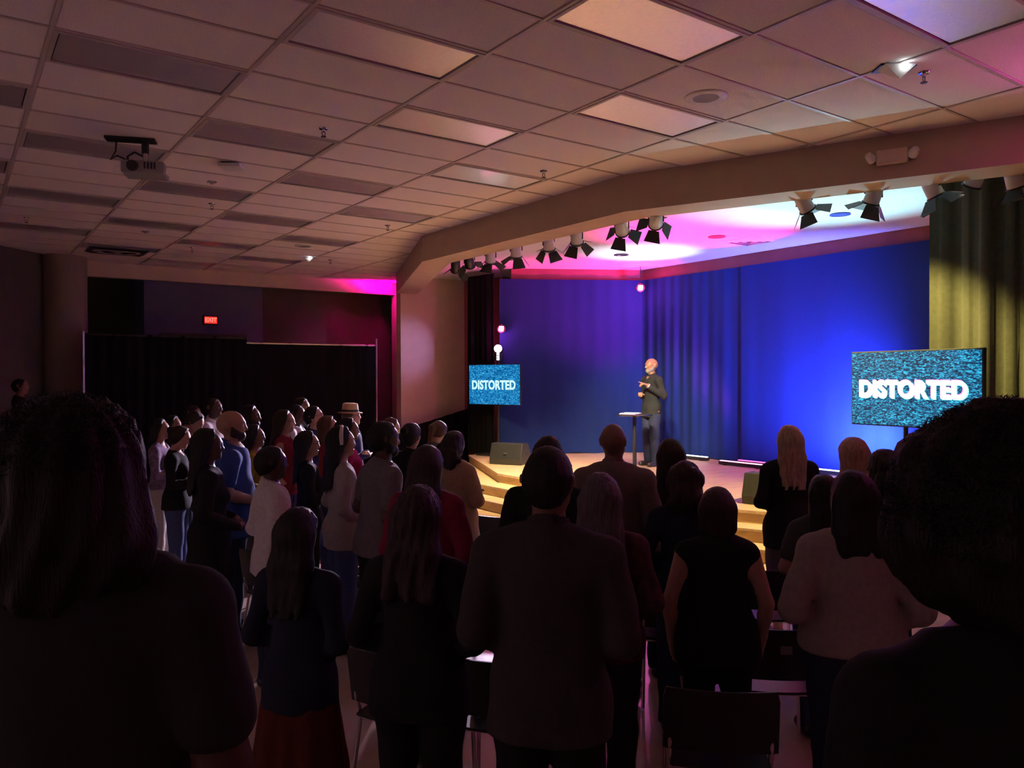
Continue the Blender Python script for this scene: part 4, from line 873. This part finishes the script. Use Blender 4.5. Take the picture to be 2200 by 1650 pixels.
        if e == 'phone':
            S_, E_, W_, hd, cu = limb_pts(1); c_ = T(W_)+v3(-.05, .05, .05)*s
            MB().box(c_.tolist(), (.075, .012, .15), rot=Matrix.Rotation(-.6, 3, 'X')).build('phone', M_BPLAS, body, bevel=.004)
        if e == 'watch':
            S_, E_, W_, hd, cu = limb_pts(-1); a_ = v3(*W_); d_ = (a_-v3(*E_)); d_ /= np.linalg.norm(d_); a_ = Vector(T(a_-d_*.012)); R_ = Vector(d_.tolist()).to_track_quat('Z', 'Y').to_matrix()
            MB().lathe([(.036*s, -.012*s), (.040*s, -.012*s), (.040*s, .012*s), (.036*s, .012*s), (.036*s, -.012*s)], a_, 18, R_).build('watch', mat('silver watch', (.8, .8, .82), .25, metal=.6), body, smooth=50)
    body.location = pos; body.rotation_euler = (0, 0, yaw)
    return body, H, T, limb_pts
# ================================================================ the cast
SKD = mat('deep brown skin', (.085, .042, .026), .45, .45, var=.08, scale=30); SKM = mat('brown skin', (.22, .115, .07), .45, .45, var=.08, scale=30)
SKT = mat('tan skin', (.38, .22, .15), .48, .4, var=.06, scale=30); SKL = mat('fair skin', (.55, .34, .26), .5, .4, var=.06, scale=30)
def cl(name, c, r=.85, **k): return mat(name, c, r, .2, var=k.pop('var', .1), scale=k.pop('scale', 40), bump=.15, bscale=260, **k)
def hr(name, c, r=.55): return mat(name, c, r, .35, var=.35, scale=30, bump=.5, bscale=90, stretch=(3, 3, .35))
HB = hr('black hair', (.010, .008, .008)); HD = hr('dark brown hair', (.028, .016, .011)); HM = hr('brown hair', (.10, .05, .028)); HBL = hr('blond hair', (.42, .32, .21)); HG = hr('grey hair', (.12, .10, .11)); HST = hr('strawberry blond hair', (.45, .28, .20)); HV = hr('violet brown hair', (.038, .021, .025))
C_BLK = cl('black cotton', (.016, .016, .018)); C_CHAR = cl('charcoal shirt', (.055, .05, .05)); C_WHITE = cl('white cotton', (.62, .60, .60)); C_CREAM = cl('cream blouse', (.34, .28, .27)); C_NAVY = cl('navy cotton', (.02, .03, .09)); C_BLUE = cl('blue polo', (.045, .085, .32))
C_MAR = cl('maroon knit', (.22, .02, .05)); C_RED = cl('wine red top', (.26, .03, .05)); C_MAG = cl('magenta shirt', (.5, .03, .18)); C_TAN = cl('tan jacket', (.42, .28, .16)); C_GREY = cl('grey tee', (.16, .15, .16)); C_MUS = cl('mustard shirt', (.52, .30, .04)); C_PUR = cl('purple print blouse', (.20, .15, .24), var=.5, scale=18)
C_JEAN = cl('blue denim', (.06, .085, .20)); C_DENIM = cl('dark denim', (.025, .032, .07)); C_PALE = cl('pale trousers', (.45, .42, .40)); C_RUST = cl('rust skirt', (.10, .018, .013)); C_SPK = cl('speckled blouse', (.24, .21, .20), var=.6, scale=60); C_PINK = cl('dusty pink shirt', (.42, .17, .19)); C_SUIT = cl('dark suit', (.02, .018, .02)); C_OLV = cl('yellow green top', (.34, .26, .05)); C_DKMAR = cl('dark maroon print', (.08, .03, .035), var=.5, scale=20); C_GGREY = cl('grey shorts', (.11, .10, .11)); C_SLATE = cl('slate blue top', (.018, .024, .045))
SHB = M_BPLAS; SHW = mat('white sneaker', (.6, .6, .6), .6)
SPKP = Vector((9.3, 4.7))
def cast(label, x, ytop, d, skin, turn=0.0, base=0.0, dh=0.016, **k):
    p = at_depth(x, 809, d); z = at_depth(x, ytop, d).z; h = z-base-(dh if k.get('hair') else 0.0)
    dirv = (SPKP if x > 870 or d < 4 else Vector((9.2, -0.3)))-Vector((p.x, p.y)); yaw = math.atan2(dirv.y, dirv.x)-math.pi/2+turn
    k.setdefault('shoe', SHB)
    return person(label, (p.x, p.y, base), h, yaw, skin, **k)+(h,)
crowd = []
def add(label, x, ytop, d, skin, **k):
    r = cast(label, x, ytop, d, skin, **k); crowd.append((r[0], x, d)); return r
def shirt(m, **k): q = {'m': m}; q.update(k); return q
JE = {'m': C_JEAN}; DK = {'m': C_DENIM}; BK_ = {'m': C_BLK}
# nearest silhouettes on the rear deck
near_l = add('large dark silhouette of a person with big hair in the left foreground', 182, 858, 1.42, SKD, base=.33, hair='big', hcol=HB, top=shirt(cl('mid grey tee', (.032, .031, .031))), bottom=DK, sleeve='short', pose='down', hairlen=1.53, fat=1.3, turn=.12, vox=.013)
near_r = add('large dark silhouette of a person with a curly afro in the right foreground', 2138, 962, 1.16, SKD, base=.33, dh=.02, hair='afro', hcol=HB, top=shirt(C_BLK), bottom=BK_, pose='clasp', fat=1.1, turn=.25, vox=.013)
# first full row
add('woman with long black hair and a rust skirt in front of the left silhouette', 640, 1088, 3.42, SKT, hair='straight', hcol=HB, hairlen=1.15, top=shirt(C_SLATE, hem=.80), bottom={'m': C_RUST, 'kind': 'skirt', 'low': .48}, female=True, fat=.98, pose='clasp')
add('woman with wavy grey violet hair and black top beside the empty chair', 898, 1043, 3.2, SKL, hair='wavy', hcol=HV, hairlen=1.33, top=shirt(C_BLK, hem=.82), bottom=BK_, female=True, fat=1.12, pose='clasp', vox=.014)
add('broad man in a dark collared shirt standing in the centre foreground', 1178, 955, 2.85, SKM, hair='buzz', hcol=HB, top=shirt(C_CHAR, collar=True, hem=.80), bottom=BK_, fat=1.1, pose='clasp', vox=.013, loose=1.2)
add('woman with long grey wavy hair right of the broad man', 1290, 1015, 3.75, SKL, hair='wavy', hcol=HG, hairlen=1.3, top=shirt(C_DKMAR), bottom=BK_, female=True, fat=1.12, pose='clasp', vox=.014)
add('woman with a short reddish bob and black sleeveless vest', 1540, 1045, 3.95, SKL, hair='bob', hcol=HV, top=shirt(C_BLK, hem=.8), bottom=BK_, female=True, fat=1.22, sleeve='none', pose='down', vox=.014)
add('woman with black hair and a pale cream blouse on the right', 1832, 1010, 3.5, SKT, hair='straight', hcol=HB, hairlen=1.42, top=shirt(C_CREAM, hem=.95, flare=.02), bottom=DK, female=True, fat=1.28, sleeve='long', pose='clasp', loose=1.7, vox=.014)
# second row
add('woman with violet brown hair in a maroon knit jacket', 918, 955, 4.7, SKL, hair='long', hcol=HV, hairlen=1.36, top=shirt(C_MAR, hem=.78), bottom=BK_, female=True, fat=1.16, pose='down', loose=1.4)
add('man in black whose round head shows above the broad man', 1178, 933, 4.6, SKD, hair='buzz', hcol=HB, top=shirt(C_BLK), bottom=DK, fat=1.05, pose='clasp')
add('bald man in a brownish polo shirt below the high table', 1318, 912, 5.3, SKM, hair=None, hcol=HB, top=shirt(cl('taupe shirt', (.20, .15, .14)), collar=True), bottom=DK, fat=1.22, sleeve='mid', pose='clasp', turn=-.12)
add('woman in a dark grey tee with a bare arm beside the cream blouse', 1768, 1018, 4.7, SKT, hair='long', hcol=HB, hairlen=1.36, top=shirt(cl('dark grey tee', (.06, .065, .065))), bottom=JE, female=True, fat=1.2, sleeve='short', pose='clasp')
add('woman with strawberry blond hair in front of the large screen', 1832, 938, 5.4, SKL, hair='long', hcol=HST, hairlen=1.42, top=shirt(C_PINK), bottom=DK, female=True, pose='clasp')
add('person in a dusty pink shirt behind the right silhouette', 1900, 966, 5.0, SKT, hair='curly', hcol=HB, top=shirt(C_PINK), bottom=DK, fat=1.15, sleeve='short', pose='clasp')
# third row
add('woman with long dark hair and a speckled blouse below the speaker', 1440, 941, 5.65, SKL, hair='long', hcol=HD, hairlen=1.25, top=shirt(C_SPK), bottom=DK, female=True, pose='clasp', turn=.1)
add('person with short curly hair in a dark navy top', 1470, 990, 4.75, SKT, hair='curly', hcol=HD, top=shirt(C_SLATE), bottom=DK, female=True, fat=1.1, pose='clasp')
add('tall woman with long blond hair in a black blazer by the steps', 1695, 913, 6.4, SKL, hair='straight', hcol=HBL, hairlen=1.17, top=shirt(C_BLK, hem=.76), bottom={'m': C_GGREY, 'low': .5}, female=True, fat=1.08, pose='clasp')
add('woman with big curly dark hair in a long tan jacket by the steps', 977, 926, 7.0, SKM, hair='curly', hcol=HD, top=shirt(C_TAN, hem=.62, flare=.03), bottom=BK_, female=True, fat=1.2, pose='cross', shoe=SHW, loose=1.6, turn=-.25, vox=.014)
add('woman in black with dark tied hair right of the beige wall edge', 884, 908, 7.6, SKT, hair='bun', hcol=HB, top=shirt(C_BLK), bottom=BK_, female=True, pose='clasp', eyes=True)
add('woman with a brown ponytail and grey top looking down', 936, 902, 8.6, SKL, hair='ponytail', hcol=HM, hairlen=1.42, top=shirt(C_GREY), bottom=JE, female=True, pose='phone', head=(-.45, 0, 0), extras=('glasses',), eyes=True)
add('woman with wavy light brown hair in a white shirt and jeans', 833, 896, 9.0, SKL, hair='wavy', hcol=HM, hairlen=1.36, top=shirt(C_WHITE), bottom=JE, female=True, pose='phone', head=(-.3, 0, 0), eyes=True)
add('bearded man with short black hair in a grey tee', 808, 904, 5.6, SKD, hair='short', hcol=HB, top=shirt(C_GREY), bottom=BK_, fat=1.12, sleeve='short', pose='clasp', lean=.10, eyes=True, head=(.1, 0, 0), extras=('beard',))
add('person in a mustard shirt and pale trousers behind the bearded man', 824, 925, 7.95, SKM, hair='short', hcol=HB, top=shirt(C_MUS), bottom={'m': C_PALE}, fat=1.1, sleeve='short', pose='clasp')
add('woman with a white headband in a light cardigan', 733, 915, 6.2, SKT, hair='long', hcol=HB, hairlen=1.2, top=shirt(C_CREAM, hem=.82), bottom=JE, female=True, fat=1.05, pose='clasp', extras=('headband',), eyes=True)
add('woman with long black hair and glasses all in black', 660, 925, 7.0, SKT, hair='long', hcol=HB, hairlen=1.1, top=shirt(C_BLK), bottom=BK_, female=True, pose='phone', extras=('glasses',), eyes=True)
add('woman with black hair in a magenta shirt below the straw hat', 748, 897, 8.1, SKM, hair='curly', hcol=HB, top=shirt(C_MAG), bottom=DK, female=True, sleeve='short', pose='clasp', eyes=True)
add('man in a straw hat and glasses with a navy shirt', 757, 874, 10.0, SKL, hair='short', hcol=HM, top=shirt(C_NAVY, collar=True), bottom=DK, pose='cross', extras=('hat', 'glasses'), eyes=True, head=(.1, 0, 0))
add('woman with auburn hair between the man in glasses and the headband woman', 705, 893, 8.6, SKT, hair='long', hcol=HM, hairlen=1.36, top=shirt(C_RED), bottom=DK, female=True, pose='clasp', eyes=True)
add('dark haired man in glasses and a navy shirt looking up', 677, 872, 9.4, SKL, hair='short', hcol=HB, top=shirt(C_NAVY), bottom=DK, pose='clasp', extras=('glasses',), eyes=True, head=(.12, 0, 0))
add('man in a white tee standing behind the woman in wine red', 637, 868, 10.1, SKD, hair='buzz', hcol=HB, top=shirt(C_WHITE), bottom=DK, sleeve='short', pose='cross', eyes=True)
add('man with his hand on his chin at the back by the black drape', 648, 854, 11.2, SKM, hair='short', hcol=HB, top=shirt(C_BLK), bottom=DK, pose='chin', poseL='cross', eyes=True)
add('woman in a sleeveless wine red top with bare arms', 611, 880, 8.65, SKL, hair='long', hcol=HD, hairlen=1.4, top=shirt(C_RED), bottom=DK, female=True, sleeve='none', pose='hips', poseL='chin', eyes=True, extras=('glasses',))
add('big bald bearded man in a bright blue polo shirt', 497, 884, 6.6, SKT, hair=None, hcol=HD, top=shirt(C_BLUE, collar=True, hem=.78), bottom=DK, fat=1.24, sleeve='short', pose='clasp', eyes=True, vox=.014, extras=('beard',))
add('man with short black hair seen from behind in a white shirt', 583, 957, 5.4, SKD, hair='short', hcol=HB, top=shirt(C_WHITE, collar=True, hem=.85), bottom=DK, fat=1.05, sleeve='mid', pose='wide', loose=1.5)
add('tall man in a loose white shirt near the black drape', 458, 854, 10.4, SKD, hair='buzz', hcol=HB, top=shirt(C_WHITE, collar=True), bottom=DK, fat=1.1, sleeve='mid', pose='hips', loose=1.4, eyes=True)
add('woman all in black left of the blue polo shirt', 446, 920, 5.9, SKD, hair='long', hcol=HB, hairlen=1.3, top=shirt(C_BLK, hem=.6, flare=.03), bottom=BK_, female=True, fat=1.12, pose='clasp')
add('fair person in a black sweater and jeans looking at a phone', 378, 913, 8.1, SKL, hair='bun', hcol=HD, top=shirt(C_BLK), bottom=JE, female=True, fat=1.1, pose='phone', head=(-.35, 0, 0), extras=('phone',), eyes=True)
add('man with dark hair bowing his head behind the black sweater', 404, 878, 9.35, SKT, hair='short', hcol=HD, top=shirt(C_BLK), bottom=DK, pose='clasp', head=(-.6, 0, 0), eyes=True)
add('man whose flushed face peeks above the bowed head', 411, 869, 11.1, SKT, hair='buzz', hcol=HD, top=shirt(C_BLK), bottom=DK, pose='clasp', eyes=True, head=(-.2, 0, 0))
add('woman whose face shows between the bowed man and the purple blouse', 371, 892, 9.8, SKT, hair='long', hcol=HB, top=shirt(C_BLK), bottom=DK, female=True, pose='clasp', eyes=True)
add('woman in a purple print blouse and pale jeans at the left', 343, 899, 8.75, SKT, hair='long', hcol=HB, hairlen=1.4, top=shirt(C_PUR, hem=.92), bottom={'m': C_PALE}, female=True, pose='cross', eyes=True)
add('bearded man with a top knot behind the blue polo shirt', 538, 871, 9.3, SKD, hair='bun', hcol=HB, top=shirt(C_BLK), bottom=DK, pose='clasp', eyes=True, extras=('beard',))
add('woman in a yellow green top partly hidden by the blue polo shirt', 546, 912, 8.0, SKM, hair='long', hcol=HB, top=shirt(C_OLV), bottom=DK, female=True, pose='clasp', eyes=True)
p = at_depth(44, 809, 12.3)
person('man in a dark suit standing by the dim left wall', (p.x, p.y, .34), 1.80, math.atan2(-.25, .97)-math.pi/2+.1, SKM, hair='buzz', hcol=HB, top=shirt(C_SUIT, hem=.78, neck=.015), bottom={'m': C_SUIT}, pose='clasp', eyes=True, shoe=SHB, group='people in the standing crowd')
# hair wisps on the two nearest silhouettes
def wisps(body, centre, rad, n, seed, m, cond):
    rs = np.random.default_rng(seed); mb = MB()
    for _ in range(n):
        u_ = rs.normal(size=3); u_ /= np.linalg.norm(u_)
        if not cond(u_): continue
        c = np.array(centre)+u_*np.array(rad); t_ = rs.normal(size=3); t_ -= u_*(t_@u_); t_ /= np.linalg.norm(t_); L_ = rs.uniform(.003, .010)
        a_ = rs.uniform(0, 6.28); pts = [c-u_*.010]+[c+u_*L_*q+t_*.007*math.sin(3.2*q+a_) for q in (.35, .7, 1.0)]
        mb.tube([Vector(p_.tolist()) for p_ in pts], [.0007, .0007, .0006, .0003], 3, False)
    o = mb.build('hair_wisps', m, body); o['kind'] = 'stuff'
hN = near_r[4]/1.75
wisps(near_r[0], (0, -.035*hN, 1.672*hN), (.172*hN, .172*hN, .172*hN), 9000, 3, HB, lambda u_: u_[1] < .5 and u_[2] > -.25)
hN = near_l[4]/1.75
wisps(near_l[0], (0, -.05*hN, 1.668*hN), (.118*hN, .118*hN, .108*hN), 2500, 4, HB, lambda u_: u_[1] < .4 and u_[2] > -.2)
# ---------------------------------------------------------------- the speaker
sp = at_z(1400, 1001, ZS); fd = -RIGHT*.86-FWD*.42; syaw = math.atan2(fd.y, fd.x)-math.pi/2
zt = at_depth(1384, 771, (sp-CAM).dot(FWD)).z; hsp = zt-ZS
SKS = mat('speaker skin', (.30, .155, .095), .42, .45, var=.06, scale=30)
spk, HS, TS, LS = person('bald speaker in a dark long-sleeved polo pointing with one finger on stage', (sp.x, sp.y, ZS), hsp, syaw, SKS, hair=None, hcol=hr('grey stubble', (.35, .33, .32)), top=shirt(cl('black green polo', (.022, .025, .026)), collar=True, hem=.80), bottom={'m': C_DENIM, 'loose': 1.3}, fat=1.0, vox=.0085, sleeve='long', eyes=True, head=(-.02, -.05, 0), shoe=SHB, group=None,
    armsL=((-.255, -.06, 1.14), (-.17, .20, 1.285), (.1, 1, .36), .9), armsR=((.235, -.02, 1.13), (.03, .20, 1.17), (-.75, .5, .25), 1.5), extras=('watch', 'beard'), bcol=mat('grey white beard', (.26, .245, .235), .9, var=.25, scale=80, bump=.6, bscale=300), pointing=True)
ss = hsp/1.75
MB().lathe([(0, .003), (.011, .002), (.013, 0), (0, 0)], Vector(HS((0, .093, 1.571))), 10, Matrix.Rotation(-math.pi/2, 3, 'X')).build('open_mouth', mat('mouth dark', (.05, .01, .01), .5), spk)
# ================================================================ chairs and small things in the hall
CH = None
def chair(lab, x, ytop, group='black stacking chairs among the crowd', d=None, turn=0.0):
    """x, ytop: pixel of the middle of the back's top edge, 0.80 m above the floor"""
    global CH
    p = at_z(x, ytop, .80) if d is None else at_depth(x, 809, d); dv = SPKP-Vector((p.x, p.y)); yaw = math.atan2(dv.y, dv.x)-math.pi/2+turn; f_ = Vector((-math.sin(yaw), math.cos(yaw), 0))
    t = thing('stacking_chair', lab, 'chair', (p.x+f_.x*.24, p.y+f_.y*.24, 0.0), yaw, group)
    if CH is None:
        CH = []
        def keep(o, nm): CH.append((nm, o.data)); o.parent = t
        def shell(fn, nu, nv, th):
            vs = [fn(u/nu, v/nv, 0) for v in range(nv+1) for u in range(nu+1)]+[fn(u/nu, v/nv, th) for v in range(nv+1) for u in range(nu+1)]; W = nu+1; A = W*(nv+1); fs = []
            for v in range(nv):
                for u in range(nu): a = v*W+u; fs += [(a, a+1, a+W+1, a+W), (A+a, A+a+W, A+a+W+1, A+a+1)]
            for u in range(nu): fs += [(u, A+u, A+u+1, u+1), (nv*W+u, nv*W+u+1, A+nv*W+u+1, A+nv*W+u)]
            for v in range(nv): fs += [(v*W, v*W+W, A+v*W+W, A+v*W), (v*W+nu, A+v*W+nu, A+v*W+W+nu, v*W+W+nu)]
            return MB().add(vs, fs)
        rnd = lambda u: (2*u-1)*(.235-.02*abs(2*u-1)**6)
        keep(shell(lambda u, v, t_: (rnd(u), -.21+.43*v, .445+.014*(2*u-1)**2-.02*max(0, v-.8)*5-t_), 10, 8, .014).build('seat', M_BPLAS, smooth=50), 'seat')
        keep(shell(lambda u, v, t_: ((2*u-1)*(.245-.012*(1 if v > .9 else 0)), -.23-.05*v+.035*(2*u-1)**2-t_, .52+.285*v), 10, 6, .012).build('backrest', M_BPLAS, smooth=50), 'backrest')
        for s_ in (-1, 1):
            keep(MB().tube([(s_*.21, -.20, .80-.06), (s_*.215, -.215, .55), (s_*.215, -.17, .43), (s_*.225, -.27, .012)], .011, 8).build('leg', M_CHROME, smooth=50), 'leg')
            keep(MB().tube([(s_*.21, -.16, .425), (s_*.205, .17, .425), (s_*.215, .235, .38), (s_*.225, .25, .012)], .011, 8).build('leg', M_CHROME, smooth=50), 'leg')
        keep(MB().tube([(-.21, -.17, .42), (.21, -.17, .42)], .009, 8).build('crossbar', M_CHROME, smooth=50), 'crossbar')
    else:
        for nm, me in CH: link(nm, me, None, t)
    return t
ch1 = chair('empty black chair left of the woman with wavy hair, its chrome legs in view', 838, 1402, turn=-.1)
ch2 = chair('black chair holding a book between the wavy haired woman and the broad man', 1062, 1418)
ch3 = chair('black chair with a small pale tag on its back by the cream blouse', 1676, 1350)
for (x, d, lab) in [(785, 6.75, 'black chair with a chrome leg beside the red paper cup'), (1075, 7.55, 'black chair nearest the stage steps beyond the broad man'), (1456, 5.05, 'black chair behind the woman in the speckled blouse'),
        (1668, 5.45, 'black chair just behind the tall blond woman'), (560, 6.1, 'black chair between the blue polo and the white shirted back'), (505, 7.15, 'black chair in front of the big man in the blue polo'), (1548, 3.38, 'black chair right behind the woman with the reddish bob')]: chair(lab, x, 0, d=d)
MB().box((0.02, -.292, .70), (.06, .004, .045)).build('tag', M_GREY, ch3)
# red paper cup with a white lid on the floor
p = at_z(750, 1352, 0.0); t = thing('paper_cup', 'red paper cup with a white lid standing on the floor', 'cup', (p.x, p.y, 0.001))
MB().lathe([(0, 0), (.030, 0), (.041, .11), (.039, .11), (.029, .004), (0, .004)], n=20).build('cup_body', mat('red card', (.35, .05, .05), .6), t, smooth=50)
MB().lathe([(.041, .106), (.0445, .108), (.0445, .118), (.038, .122), (.036, .128), (0, .128)], n=20).build('lid', M_WPLAS, t, smooth=50)
# book lying open on the second chair
ch2p = ch2.location; t = thing('open_book', 'dark book with a bright page edge lying on a chair seat', 'book', (ch2p.x-.03, ch2p.y+.02, .462), ch2.rotation_euler.z+.5)
MB().box((0, 0, .014), (.24, .17, .028)).build('cover', mat('slate cover', (.10, .12, .13), .35, .6), t, bevel=.006); MB().box((-.125, 0, .016), (.012, .15, .02)).build('page_edge', mat('bright paper edge', (.9, .9, .88), .6), t)
# handbag on the floor by the first chair
q = ch1.location; t = thing('handbag', 'black handbag standing under the empty chair on the left', 'bag', (q.x+.03, q.y-.02, .002), ch1.rotation_euler.z)
F_ = Field(); F_.cone((-.09, 0, .08), (.09, 0, .08), .075, .075, .02, (0, 1, 0), .8); F_.cone((-.07, 0, .19), (.07, 0, .19), .05, .05, .05, (0, 1, 0), .6); F_.plane((0, 0, .003), (0, 0, -1)); sdf_obj('bag_body', F_, mat('black leather', (.02, .02, .022), .3, .6), .012, t, 0, lambda X, Y, Z: .004*np.sin(40*X+30*Z))
MB().tube([(-.07, 0, .21), (-.05, 0, .30), (0, 0, .33), (.05, 0, .30), (.07, 0, .21)], .008, 8).build('strap', M_BPLAS, t)
